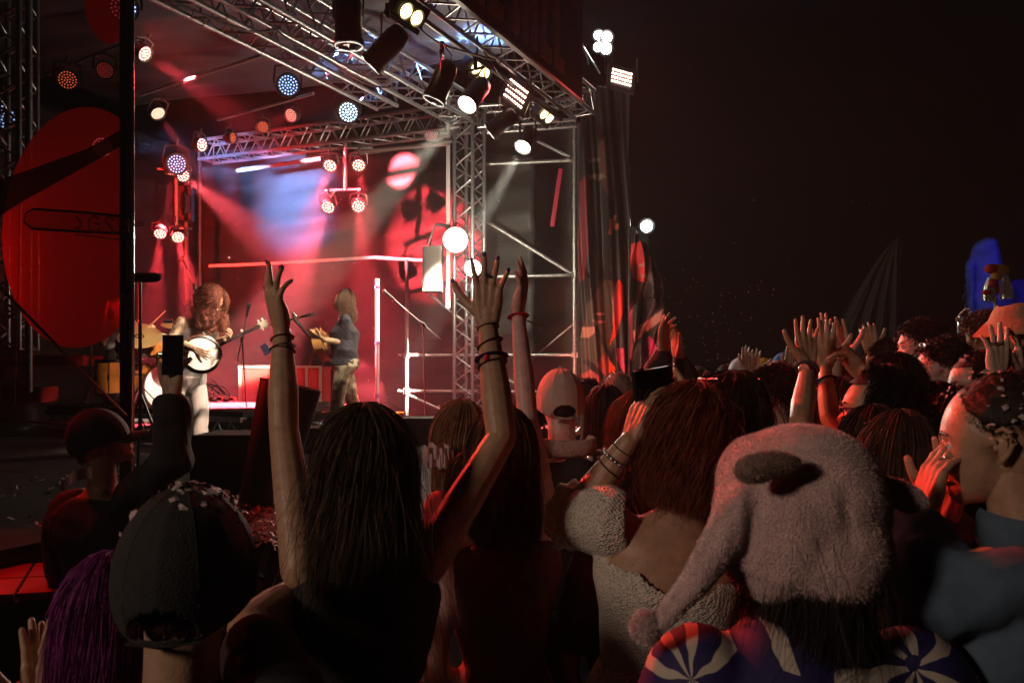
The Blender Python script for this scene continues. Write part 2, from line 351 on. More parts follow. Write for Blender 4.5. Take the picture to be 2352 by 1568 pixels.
for v in (325, 420, 475, 560, 700, 780): ob("rosette", G().tube((Rx, Ry, Z(v, Ry) - 0.012), (Rx, Ry, Z(v, Ry) + 0.012), 0.034, 12), galv, sc)
ob("lashing_tape", G().sweep([P(1288, 388, 11.2), P(1280, 440, 11.2), P(1268, 520, 11.2)], 0.03, 4, r2=0.004, ref=(0, 1, 0)), mat("red_tape", (0.4, 0.02, 0.05), 0.6), sc)
# white light tube
lt = thing("light_tube", "tall glowing white tube standing behind the guitarist", "light tube", P(867, 985, 10.3))
for a, b, e in ((640, 657, 1), (663, 785, 1), (790, 905, 0), (912, 985, 0)):
    ob("lit_section" if e else "lower_section", G().tube(P(867, a, 10.3), P(867, b, 10.3), 0.027, 14), mat("lit_tube", (0.9, 0.8, 0.8), 0.4, emit=(1, 0.72, 0.68), estr=1.5) if e else mat("dim_tube", (0.5, 0.4, 0.4), 0.4), lt)
ob("tube_joints", G().tube(P(867, 656, 10.3), P(867, 664, 10.3), 0.036, 12).tube(P(867, 784, 10.3), P(867, 791, 10.3), 0.036, 12).tube(P(867, 904, 10.3), P(867, 913, 10.3), 0.036, 12).tube(P(868, 978, 10.3), P(867, 985, 10.3), 0.12, 14), mat("violet_grey_collar", (0.25, 0.15, 0.3), 0.5), lt)
# hanging speaker
sp = thing("hung_speaker", "grey box speaker hung beside the tower with a yellow label", "speaker", P(993, 620, 10.3))
c = P(994, 619, 10.35)
ob("cabinet", G().box(c, (0.24, 0.26, 0.58)), mat("grey_cabinet", (0.012, 0.007, 0.006), 0.6, bump=0.2), sp, smooth=False)
ob("grille", G().box(c + Vector((-0.0, -0.135, 0)), (0.2, 0.012, 0.52)), mat("grey_grille", (0.014, 0.007, 0.006), 0.7, bump=0.5, bscale=300), sp, smooth=False)
ob("yellow_label", G().box(c + Vector((-0.05, -0.144, -0.275)), (0.12, 0.006, 0.03)), mat("yellow_label", (0.7, 0.6, 0.05), 0.5), sp, smooth=False)
ob("bracket", G().tube(P(982, 562, 10.4), P(1000, 515, 10.4), 0.015, 8).tube(P(1000, 515, 10.4), P(1032, 520, 10.5), 0.02, 8), blackm, sp)
# two chairs of stage skirting / black boxes near the right front of the stage
def blackbox(u0, u1, v0, Y, depth, z0, label, name="subwoofer", cat="speaker"):
    a = P(u0, v0, Y); b = P(u1, v0, Y); w = b.x - a.x; h = a.z - z0
    th = thing(name, label, cat, ((a.x + b.x) / 2, Y + depth / 2, z0))
    cx = (a.x + b.x) / 2
    ob("cabinet", G().box((cx, Y + depth / 2, z0 + h / 2), (w, depth, h)), blackp, th, smooth=False)
    ob("grille", G().box((cx, Y - 0.006, z0 + h / 2), (w * 0.92, 0.01, h * 0.86)), mat("black_grille", (0.012, 0.012, 0.012), 0.5, bump=0.6, bscale=250), th, smooth=False)
    ob("top_edge", G().box((cx, Y + 0.012, z0 + h + 0.004), (w, 0.024, 0.008)), mat("lit_edge_tint", (0.25, 0.18, 0.18), 0.5), th, smooth=False)  # pinkish strip: light catching the top edge, put into its colour
    return th
blackbox(436, 588, 1001, 5.2, 0.5, DECK, "large black speaker on the apron below the banjo player")
blackbox(640, 735, 984, 7.6, 0.4, DECK, "black floor wedge at the guitarist's feet")
blackbox(918, 1000, 962, 8.4, 0.5, 0.0, "black speaker stack with pale top edge right of the guitarist")
blackbox(1000, 1100, 978, 8.0, 0.5, 0.0, "black speaker behind the blonde woman's head")
blackbox(1120, 1330, 985, 8.2, 0.5, 0.0, "wide black speaker behind the cream cap")

# ================================================================ LAMPS
def orient(loc, target): return (Vector(target) - Vector(loc)).to_track_quat('Z', 'Y')
redm = mat("red_led_lens", (0.6, 0.1, 0.08), 0.3, emit=(1, 0.42, 0.32), estr=9)
red_dim = mat("orange_led_lens", (0.6, 0.1, 0.05), 0.3, emit=(1, 0.18, 0.07), estr=1.5)
red_dim2 = mat("deep_red_led_lens", (0.5, 0.03, 0.03), 0.3, emit=(1, 0.08, 0.06), estr=0.7)
bluem = mat("blue_led_lens", (0.3, 0.4, 0.7), 0.3, emit=(0.32, 0.52, 1), estr=2.4)
blueb = mat("blue_white_led_lens", (0.5, 0.6, 0.8), 0.3, emit=(0.62, 0.85, 1), estr=5)
warmm = mat("warm_lens", (0.8, 0.6, 0.2), 0.3, emit=(1, 0.72, 0.28), estr=7)
whitem = mat("white_lens", (0.9, 0.9, 0.8), 0.3, emit=(1, 0.95, 0.75), estr=14)
glare = mat("glaring_lens", (1, 1, 0.9), 0.3, emit=(1, 0.93, 0.7), estr=45)
flood_m = mat("flood_lens", (1, 1, 1), 0.3, emit=(1, 0.97, 0.92), estr=60)
def leds(R, n_rings, dot, z, first=1):
    g = G()
    g.ball((0, 0, z), (dot, dot, dot * 0.5), 8, 5)
    for k in range(1, n_rings + 1):
        m = 6 * k; r = R * k / n_rings
        for i in range(m): a = 2 * math.pi * i / m + k * 0.3; g.ball((r * math.cos(a), r * math.sin(a), z), (dot, dot, dot * 0.5), 8, 5)
    return g
def led_par(u, v, Y, target, lens, label, R=0.085, rings=2, group="red LED lamps over the stage", light=None, name="led_par_lamp", cat="stage lamp", yoke=True):
    loc = P(u, v, Y); th = thing(name, label, cat, loc, group, orient(loc, target))
    g = G().lathe([(0, -0.17 * R / 0.085), (R * 0.6, -0.17 * R / 0.085), (R * 1.08, -0.10 * R / 0.085), (R * 1.14, 0.0), (R * 1.14, 0.012), (R * 1.02, 0.012), (R * 1.0, -0.008), (0, -0.008)], 20)
    ob("housing", g, blackm, th); ob("led_array", leds(R * 0.82, rings, R * 0.8 / rings * 0.30, -0.002), lens, th, kind='stuff')
    if yoke:
        y = G().sweep([(R * 1.25, 0, -0.04), (R * 1.3, 0.05, -0.05), (R * 1.2, R * 1.6, -0.06), (0, R * 1.9, -0.06), (-R * 1.2, R * 1.6, -0.06), (-R * 1.3, 0.05, -0.05), (-R * 1.25, 0, -0.04)], 0.012, 6, r2=0.004)
        y.tube((0, R * 1.85, -0.06), (0, R * 2.5, -0.06), 0.015, 8); ob("yoke", y, blackm, th)
    if light:
        c_, e_, d_ = light; l = spot("lamp_or_fill_light", (0, 0, 0), (0, 0, 1), c_, e_, d_, 0.45, 0.04)
        l.parent = th; l.location = (0, 0, 0.03); l.rotation_euler = (math.pi, 0, 0)
    return th
RED = (1, 0.05, 0.07); PINK = (1, 0.085, 0.115); BLUE = (0.17, 0.42, 1)
def T(u, v, Y): return P(u, v, Y)
L_ = [
 (758, 381, 10.6, T(570, 900, 9.9), redm, "upper left of the four red lamps on the H frame", 0.085, (PINK, 64933, 26)),
 (824, 380, 10.6, T(885, 900, 9.9), redm, "upper right of the four red lamps on the H frame", 0.085, (RED, 35474, 24)),
 (753, 476, 10.6, T(560, 900, 9.8), redm, "lower left of the four red lamps on the H frame, brightest", 0.085, (PINK, 69000, 30)),
 (823, 474, 10.6, T(865, 950, 9.8), redm, "lower right of the four red lamps on the H frame", 0.085, (RED, 41466, 24)),
 (368, 537, 11.0, T(335, 900, 11.0), redm, "left one of the two red lamps above the drum kit", 0.08, (RED, 52531, 22)),
 (409, 545, 11.0, T(495, 900, 10.3), redm, "right one of the two red lamps above the drum kit", 0.08, (RED, 55981, 26)),
 (421, 404, 10.8, T(860, 740, 9.9), redm, "red lamp just below the blue lamp at the stage corner", 0.08, (PINK, 69572, 22)),
 (391, 399, 11.0, T(360, 900, 11.2), redm, "tilted red lamp mostly hidden beside the corner blue lamp", 0.06, (RED, 18441, 18)),
 (464, 333, 10.5, T(915, 392, 12.0), redm, "red lamp shining along the wall toward the tower", 0.085, (PINK, 39100, 11)),
 (363, 261, 9.6, T(540, 520, 10.5), mat("amber_white_led_lens", (0.7, 0.5, 0.3), 0.3, emit=(1, 0.6, 0.42), estr=5), "amber-white lamp right of the banner pole", 0.085, (PINK, 24727, 14)),
 (604, 292, 10.0, T(760, 215, 8.8), red_dim, "small orange lamp under the roof truss", 0.07, (RED, 5528, 14)),
 (535, 317, 10.8, T(900, 330, 10.0), red_dim, "edge-on dim red lamp beside the side-wall truss", 0.07, None),
 (155, 184, 8.5, T(200, 500, 5.0), red_dim, "orange-red lamp seen through the banner", 0.1, None),
 (241, 162, 9.0, T(330, 500, 6.0), red_dim2, "unlit deep-red lamp seen through the banner", 0.09, None),
 (333, 124, 8.5, T(600, 300, 9.6), redm, "red lamp right behind the banner pole", 0.08, (RED, 29899, 22)),
 (668, 265, 9.8, T(520, 330, 9.6), mat("pink_lens", (0.8, 0.3, 0.3), 0.3, emit=(1, 0.3, 0.22), estr=3), "lamp head lit pink on the bar under the roof", 0.08, None),
 (990, 312, 10.9, T(820, 900, 8.0), mat("pale_pink_led_lens", (0.6, 0.25, 0.28), 0.3, emit=(1, 0.25, 0.3), estr=0.5), "unlit pinkish lamp beside the tower top", 0.085, None)]
for (u, v, Y, t, m, lab, R, li) in L_: led_par(u, v, Y, t, m, lab, R, 2 if R < 0.09 and m is redm else 3, light=li)
B_ = [
 (800, 258, 9.8, T(985, 150, 9.3), blueb, "brightest blue-white lamp in front of the side-wall truss", 0.125, (BLUE, 52000, 22)),
 (662, 196, 9.5, T(880, 110, 8.6), bluem, "blue lamp under the long roof truss", 0.125, (BLUE, 38000, 22)),
 (406, 377, 10.3, T(600, 440, 12.0), bluem, "blue lamp above the reflector at the stage corner", 0.125, (BLUE, 52000, 44)),
 (235, 338, 9.6, T(440, 345, 11.5), blueb, "blue-white lamp half hidden behind the banner's dark band", 0.12, (BLUE, 48000, 28)),
 (283, 18, 7.6, T(330, 300, 4.0), bluem, "blue lamp at the top seen through the banner", 0.125, None),
 (6, 268, 8.0, T(100, 400, 4.0), bluem, "blue lamp cut by the left edge seen through the banner", 0.12, None)]
for (u, v, Y, t, m, lab, R, li) in B_:
    # the lens faces partly toward us, the beam leaves sideways
    led_par(u, v, Y, t, m, lab, R, 3, "blue LED lamps over the stage", None)
    if li: c_, e_, d_ = li; spot("lamp_or_fill_light", P(u, v, Y) + (t - P(u, v, Y)).normalized() * .22 + Vector((0, -.1, 0)), t, c_, e_, d_, 1.0, 0.06)
# re-aim faces of blue lamps toward camera a bit
for o in list(col.objects):
    if o.get('group') == "blue LED lamps over the stage" or (o.get('group') == "red LED lamps over the stage" and "hidden" not in o['label'] and "edge-on" not in o['label']):
        d0 = o.rotation_quaternion @ Vector((0, 0, 1)); tc_ = (Vector((0, 0, CAMZ)) - o.location).normalized()
        k = 0.75 if 'blue' in o['group'] else 0.55
        nd_ = (d0 * (1 - k) + tc_ * k).normalized()
        old = o.rotation_quaternion.copy(); o.rotation_quaternion = nd_.to_track_quat('Z', 'Y')
        for ch in o.children:
            if ch.type == 'LIGHT':
                rel = o.rotation_quaternion.inverted() @ old; m3 = rel.to_matrix() @ ch.rotation_euler.to_matrix(); ch.rotation_euler = m3.to_euler()
# theatre lamps (black cans)
def can(u, v, Y, tgt, label, L=0.42, R=0.1, lit=False, hang=None, edge=True):
    loc = P(u, v, Y); th = thing("theatre_lamp", label, "theatre lamp", loc, "black theatre lamps on the front truss", orient(loc, tgt))
    ob("body", G().lathe([(0, -L / 2), (R * 0.55, -L / 2), (R * 0.85, -L * 0.42), (R * 0.95, -L * 0.3), (R, -L * 0.28), (R, L * 0.38), (R * 1.12, L * 0.4), (R * 1.12, L / 2), (R * 0.97, L / 2), (R * 0.9, L * 0.3), (0, L * 0.26)], 26), blackm, th)
    if not lit: ob("colour_frame", G().lathe([(R * 1.0, L * 0.47), (R * 1.25, L * 0.5), (R * 1.25, L * 0.52), (R * 1.0, L * 0.52)], 4), blackm, th, smooth=False)
    if lit: ob("lens", G().lathe([(0, L * 0.44), (R * 0.6, L * 0.47), (R * 0.93, L * 0.46)], 24), whitem, th)
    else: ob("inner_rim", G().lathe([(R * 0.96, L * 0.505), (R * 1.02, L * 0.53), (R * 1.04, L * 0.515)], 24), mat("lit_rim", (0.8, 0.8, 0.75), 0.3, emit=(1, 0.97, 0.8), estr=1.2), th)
    # yoke and clamp go straight up to the pipe
    up = th.rotation_quaternion.inverted() @ Vector((0, 0, 1)); side = up.cross(Vector((0, 0, 1))).normalized(); Hh = 0.3 if hang is None else hang
    y = G().sweep([side * R * 1.15, side * R * 1.2 + up * 0.1, side * R * 1.1 + up * (Hh * 0.8), -side * R * 1.1 + up * (Hh * 0.8), -side * R * 1.2 + up * 0.1, -side * R * 1.15], 0.016, 6, r2=0.004)
    y.tube(up * (Hh * 0.78), up * (Hh + 0.06), 0.022, 8); ob("yoke", y, blackm, th)
    ob("cable", G().sweep([Vector((0, 0, -L / 2)), Vector((0, 0, -L / 2 - 0.05)) + side * 0.04, up * 0.15 + side * 0.12 + Vector((0, 0, -0.12)), up * (Hh + 0.05)], 0.006, 6), rubber, th)
    return th
c1 = can(800, 42, 6.2, P(800, 42, 6.2) + Vector((0.01, 0.05, -1)), "black theatre lamp pointing straight down, nearest in the row", 0.42, 0.105)
can(890, 108, 6.7, P(890, 108, 6.7) + Vector((-0.9, 0.25, -0.85)), "black theatre lamp tilted to the lower left, second in the row", 0.4, 0.1)
can(1015, 187, 7.3, P(1015, 187, 7.3) + Vector((-0.42, 0.0, -1)), "black theatre lamp with its front rim glowing, third in the row", 0.38, 0.1)
can(1092, 215, 7.9, P(1066, 250, 7.75), "lit theatre lamp throwing a pale beam left of the tower", 0.42, 0.1, True)
can(1156, 280, 9.0, P(1156, 280, 9) + Vector((-0.9, 0.3, -0.6)), "bluish-lit theatre lamp between the two lit ones", 0.36, 0.1)
can(1212, 318, 9.3, P(1200, 340, 9.2), "lit theatre lamp throwing a pale beam toward the tower foot", 0.34, 0.09, True)
for a_, b_2, e_2 in ((P(862, 150, 6.85), P(470, 790, 7.6), 1800), (P(800, 96, 6.3), P(470, 860, 7.6), 900), (P(850, 165, 6.9), P(352, 850, 9.9), 2600), (P(1004, 236, 7.35), P(775, 780, 9.2), 1700)): spot("lamp_or_fill_light", a_, b_2, (1, .78, .60), e_2, 17, .5, .08)
spot("lamp_or_fill_light", P(1062, 256, 7.68), P(790, 560, 9.2), (1, 0.95, 0.72), 56000, 13, 0.4, 0.05)
spot("lamp_or_fill_light", P(1198, 345, 9.15), P(1050, 600, 10.0), (1, 0.95, 0.75), 42000, 14, 0.4, 0.05)
ob("lamp_pipe", G().tube((along(-0.93, 7.0, 5.0), 5.0, 4.93), (along(-0.93, 7.0, 10.2), 10.2, 4.93), 0.025, 10), blackm, label="black pipe under the front truss carrying the theatre lamps", cat="pipe")
def blinder(u0, v0, u1, v1, Y, label):
    a, b = P(u0, v0, Y), P(u1, v1, Y + 0.12); c = (a + b) / 2; th = thing("blinder_lamp", label, "blinder lamp", c, "two-lamp warm blinders on the front truss")
    dd = (b - a); L = dd.length; x = dd.normalized(); yv = (Vector((0, 0, CAMZ)) - c).normalized(); yv = (yv - x * yv.dot(x)).normalized(); z = x.cross(yv)
    ob("case", G().box(c - yv * 0.06, (L + 0.24, 0.1, 0.24), (x, yv, z)), blackm, th, smooth=False)
    for p in (a, b):
        g = G().ball(p, (0.062, 0.062, 0.02), 16, 8, M=np.array([x, z, yv]).T); ob("warm_lamp", g, warmm, th)
        g = G(); g.lathe([(0.064, 0), (0.075, 0.015), (0.078, 0.0)], 20).xf(np.array([x, z, yv]).T, p); ob("lamp_ring", g, blackm, th)
    ob("bracket", G().tube(c - yv * 0.06 + Vector((0, 0, 0.1)), c - yv * 0.06 + Vector((0, 0, 0.34)), 0.015, 8), blackm, th)
blinder(933, 26, 957, 42, 6.9, "double warm lamp above the tilted theatre lamp")
blinder(1094, 156, 1113, 170, 8.4, "double warm lamp above the lit theatre lamp")
blinder(1250, 262, 1262, 272, 9.9, "double warm lamp at the far end of the row")
def led_panel(u, v, Y, w, h, nx, ny, ex, ez, label, energy, tgt):
    c = P(u, v, Y); th = thing("crowd_light", label, "LED panel", c, "white-hot LED panels toward the crowd")
    x = Vector(ex).normalized(); yv = (Vector((0, 0, CAMZ)) - c).normalized(); z = Vector(ez).normalized(); n_ = z.cross(x).normalized()
    if n_.dot(yv) < 0: n_ = -n_
    ob("case", G().box(c - n_ * 0.07, (w + 0.1, 0.1, h + 0.1), (x, n_, z)), blackm, th, smooth=False)
    g = G()
    for i in range(nx):
        for j in range(ny): g.ball(c + x * (w * ((i + 0.5) / nx - 0.5)) + z * (h * ((j + 0.5) / ny - 0.5)), (w / nx * 0.4,) * 3, 10, 6)
    ob("led_array", g, mat("hot_led_lens", (1, 0.6, 0.5), 0.3, emit=(1, 0.62, 0.48), estr=9), th, kind='stuff')
    ob("yoke", G().tube(c - x * (w / 2 + 0.08), c - x * (w / 2 + 0.08) + Vector((0, 0, 0.3)), 0.012, 6).tube(c + x * (w / 2 + 0.08), c + x * (w / 2 + 0.08) + Vector((0, 0, 0.3)), 0.012, 6), blackm, th)
    spot("lamp_or_fill_light", c + n_ * 0.08, tgt, (1, 0.07, 0.07), energy, 62, 0.6, 0.15)
led_panel(1185, 215, 8.9, 0.26, 0.24, 8, 4, (0.8, 0, -0.62), (0.42, 0, 1), "four-row red-white LED panel on the front truss", 260, P(1560, 1150, 3.0))
led_panel(1428, 178, 10.5, 0.28, 0.2, 8, 4, (0.94, 0, -0.26), (0.1, 0, 1), "four-row red-white LED panel high on the dark wing", 260, P(1950, 1150, 2.4))
# tower lamps facing us
for (u, v, R, e, lab) in ((1046, 551, 0.16, 1, "glaring upper lamp on the truss tower"), (1086, 616, 0.11, 1, "glaring lower lamp on the tower behind the raised hand")):
    loc = P(u, v, 10.35); q = orient(loc, (0, 0, 2)); th = thing("tower_lamp", lab, "glaring lamp", loc, "glaring lamps on the tower", q)
    ob("housing", G().lathe([(0, -0.2), (R * 0.6, -0.2), (R, -0.05), (R * 1.08, 0.0), (R * 1.02, 0.01), (R * 0.95, -0.02), (0, -0.03)], 24), blackm, th)
    ob("lens", G().lathe([(0, 0.0), (R * 0.6, -0.006), (R * 0.93, -0.015)], 24), glare, th)
spot("lamp_or_fill_light", P(1043, 551, 10.2), P(1850, 900, 3.4), (1, 0.88, 0.72), 480, 58, 0.9, 0.12)
spot("lamp_or_fill_light", P(1088, 616, 10.2), P(1200, 700, 4.0), (1, 0.9, 0.66), 90, 95, 0.9, 0.1)
for (u, v, e_) in ((1046, 551, 150), (1086, 616, 60)):
    l = bpy.data.lights.new("lamp_glow", 'POINT'); l.energy = e_; l.color = (1, .9, .66); l.shadow_soft_size = .1; lo = bpy.data.objects.new("lamp_glow", l); col.objects.link(lo); lo.location = P(u, v, 9.6)
spot("lamp_or_fill_light", P(1300, 950, 9.4), P(1410, 780, 11.3), (1, .25, .16), 260, 55, .7, .1)  # added red fill to brighten the wing banner from below; no lamp stands here
spot("lamp_or_fill_light", P(300, 60, 8.0), (1.1, 2.6, 1.45), (1, .05, .03), 4800, 26, .6, .15)   # added red light on the crowd, assumed to come from the left bar
# flood lights on dark masts
def flood(u, v, Y, heads, label, energy):
    c = P(u, v, Y); th = thing("flood_light", label, "flood light", c)
    for (dx, dz, r) in heads:
        p = c + Vector((dx, 0, dz)); g = G().lathe([(0, -0.12), (r * 0.7, -0.1), (r * 1.1, 0), (r * 1.0, 0.005), (0, -0.01)], 20)
        M = (Vector((0, 0, 1.2)) - p).to_track_quat('Z', 'Y').to_matrix(); ob("head", g.xf(M, p), blackm, th)
        g = G().lathe([(0, 0.004), (r * 0.95, 0.0)], 20).xf(M, p); ob("lens", g, flood_m, th)
    l = bpy.data.lights.new("flood_glow", 'POINT'); l.energy = energy; l.color = (1, 0.96, 0.9); l.shadow_soft_size = 0.1
    lo = bpy.data.objects.new("flood_glow", l); col.objects.link(lo); lo.location = c + Vector((0, -0.25, 0))
    return th
flood(1384, 96, 11.5, [(-0.06, 0.09, 0.085), (0.06, 0.06, 0.1), (-0.07, -0.08, 0.08), (0.05, -0.1, 0.105)], "cluster of four white flood lights against the dark sky", 18)
flood(1485, 520, 12.5, [(0, 0, 0.12)], "single round white flood light beyond the wing banner", 12)

# ================================================================ FASCIA WITH LETTERS
fo = np.array(tuple(P(1305, 186, 9.2))); fd = np.array([0.44, 0.898, 0]); fu = np.array([0, 0, 1.0]); fn = np.array([0.898, -0.44, 0])
fa = thing("fascia_sign", "dark fascia board with tall condensed letters reading THE HILL above the stage front", "sign", fo)
ob("board", G().box(fo - fd * 2.6 + fu * 0.55 - fn * 0.035, (6.2, 0.04, 1.3), (fd, fn, fu)), mat("dark_fascia", (0.008, 0.007, 0.007), 0.95, noise=0.4, spec=0.03), fa, smooth=False)
ob("bottom_rail", G().box(fo - fd * 2.6 - fu * 0.1 - fn * 0.02, (6.2, 0.05, 0.03), (fd, fn, fu)), mat("dull_rail", (0.06, 0.04, 0.035), 0.5), fa, smooth=False)
LET = {'T': [(0, .82, 1, 1), (.34, 0, .66, .82)], 'H': [(0, 0, .36, 1), (.64, 0, 1, 1), (.36, .42, .64, .62)], 'E': [(0, 0, .4, 1), (.4, 0, 1, .17), (.4, .42, .85, .58), (.4, .83, 1, 1)],
       'I': [(0, 0, 1, 1)], 'L': [(0, 0, .45, 1), (.45, 0, 1, .17)]}
lw = {'T': .3, 'H': .36, 'E': .3, 'I': .15, 'L': .27}
x = 0; word = "THE HILL"; tot = sum(lw.get(c, .16) + 0.09 for c in word) - 0.09
x = -tot - 0.02
letm = mat("orange_brown_letter", (0.5, 0.22, 0.08), 0.9, noise=0.3, nscale=12, bump=0.2, spec=0.1)
for ch in word:
    if ch == ' ': x += .12; continue
    g = G()
    for (a, b, c, d) in LET[ch]: g.box(fo + fd * (x + lw[ch] * (a + c) / 2) + fu * (0.02 + 0.92 * (b + d) / 2) + fn * (0.002 + 0.001 * (b > 0.1)), (lw[ch] * (c - a), 0.03, 0.92 * (d - b)), (fd, fn, fu))
    ob("letter", g, letm, fa, smooth=False); x += lw[ch] + .09
# ================================================================ PEOPLE : builders
def skin(name, c, red=0.2, rough=0.42):
    return mat("skin_" + name, c, rough, noise=red, nscale=45, bump=0.13, bscale=190, sss=0.06, spec=0.4)
SK = {'fair': skin('fair', (0.62, 0.42, 0.33)), 'tan': skin('tan', (0.50, 0.31, 0.2)), 'olive': skin('olive', (0.45, 0.28, 0.18)), 'brown': skin('brown', (0.3, 0.17, 0.1)), 'pink': skin('pink', (0.66, 0.42, 0.38))}
def hairm(name, c, rough=0.58):
    m = mat("hair_" + name, c, rough, noise=0.45, nscale=30, spec=0.3, bump=0.25, bscale=420, wave=(1, 1, 0.06)); nt = m.node_tree; b = nt.nodes["Principled BSDF"]
    src = b.inputs["Base Color"].links[0].from_socket; ge = nd(nt, "ShaderNodeNewGeometry"); hs = nd(nt, "ShaderNodeHueSaturation")   # every strand its own shade
    mr = nd(nt, "ShaderNodeMapRange"); mr.inputs[3].default_value = .55; mr.inputs[4].default_value = 1.5; nt.links.new(ge.outputs["Random Per Island"], mr.inputs[0])
    nt.links.new(mr.outputs[0], hs.inputs["Value"]); nt.links.new(src, hs.inputs["Color"]); nt.links.new(hs.outputs[0], b.inputs["Base Color"]); return m
HR = {'black': hairm('black', (0.010, 0.008, 0.007)), 'dark': hairm('dark', (0.028, 0.017, 0.012)), 'brown': hairm('brown', (0.075, 0.04, 0.022)), 'chest': hairm('chestnut', (0.2, 0.048, 0.024)),
      'lbrown': hairm('light_brown', (0.12, 0.062, 0.032)), 'red': hairm('red', (0.36, 0.10, 0.045)), 'blond': hairm('blond', (0.33, 0.19, 0.10)), 'purple': hairm('purple', (0.26, 0.03, 0.22)), 'grey': hairm('grey', (0.25, 0.22, 0.2))}
eyew = mat("eye_white", (0.7, 0.66, 0.62), 0.2); iris = mat("iris", (0.03, 0.02, 0.015), 0.15); lipm = mat("lip", (0.38, 0.13, 0.12), 0.4); lipd = mat("open_mouth", (0.06, 0.01, 0.01), 0.5)
def cloth(name, c, noise=0.2, bump=0.35, bs=220, rough=0.85, **k): return mat("cloth_" + name, c, rough, noise=noise, nscale=14, bump=bump, bscale=bs, sheen=0.02, **k)
CL = {'black': cloth('black', (0.014, 0.014, 0.016)), 'char': cloth('charcoal', (0.014, 0.013, 0.019)), 'navy': cloth('navy', (0.02, 0.024, 0.05)), 'white': cloth('white', (0.55, 0.5, 0.47)),
      'grey': cloth('grey', (0.14, 0.13, 0.13)), 'denim': mat("cloth_denim", (0.10, 0.17, 0.24), 0.85, noise=0.45, nscale=9, bump=0.35, bscale=420, base2=(0.055, 0.095, 0.14)), 'brownc': cloth('brown', (0.08, 0.04, 0.025)),
      'red': cloth('red', (0.35, 0.02, 0.02)), 'khaki': cloth('khaki', (0.12, 0.10, 0.06)), 'plaid': cloth('plaid', (0.2, 0.1, 0.08), 0.7), 'teal': cloth('teal', (0.03, 0.1, 0.1)), 'cream': cloth('cream', (0.58, 0.48, 0.44), 0.12)}
# face outline in the middle plane (forward, up), metres, chin -.115 .. top .118
PROF = [(-.01, .118), (.03, .110), (.058, .092), (.080, .060), (.089, .035), (.091, .020), (.083, .003), (.093, -.012), (.106, -.028), (.111, -.037), (.104, -.045), (.092, -.049), (.095, -.058), (.091, -.064), (.0945, -.071), (.086, -.081), (.089, -.093), (.082, -.108), (.062, -.118),
        (.02, -.105), (-.025, -.10), (-.06, -.078), (-.088, -.035), (-.097, .01), (-.09, .055), (-.06, .095), (-.01, .118)]
BASE = [(-.01, .118), (.058, .092), (.086, .04), (.088, .0), (.086, -.03), (.082, -.06), (.076, -.09), (.062, -.112), (.02, -.105), (-.025, -.10), (-.06, -.078), (-.088, -.035), (-.097, .01), (-.09, .055), (-.06, .095), (-.01, .118)]
def polar(pl):
    a = np.array(pl); th = np.unwrap(np.arctan2(a[:, 1], a[:, 0])); r = np.hypot(a[:, 0], a[:, 1])
    if th[-1] < th[0]: th, r = th[::-1], r[::-1]
    return th, r
PT, PR = polar(PROF); BT, BR = polar(BASE)
def rad_at(T_, R_, th):
    lo = T_[0]; x = lo + np.mod(th - lo, 2 * math.pi); return np.interp(x, T_, R_)
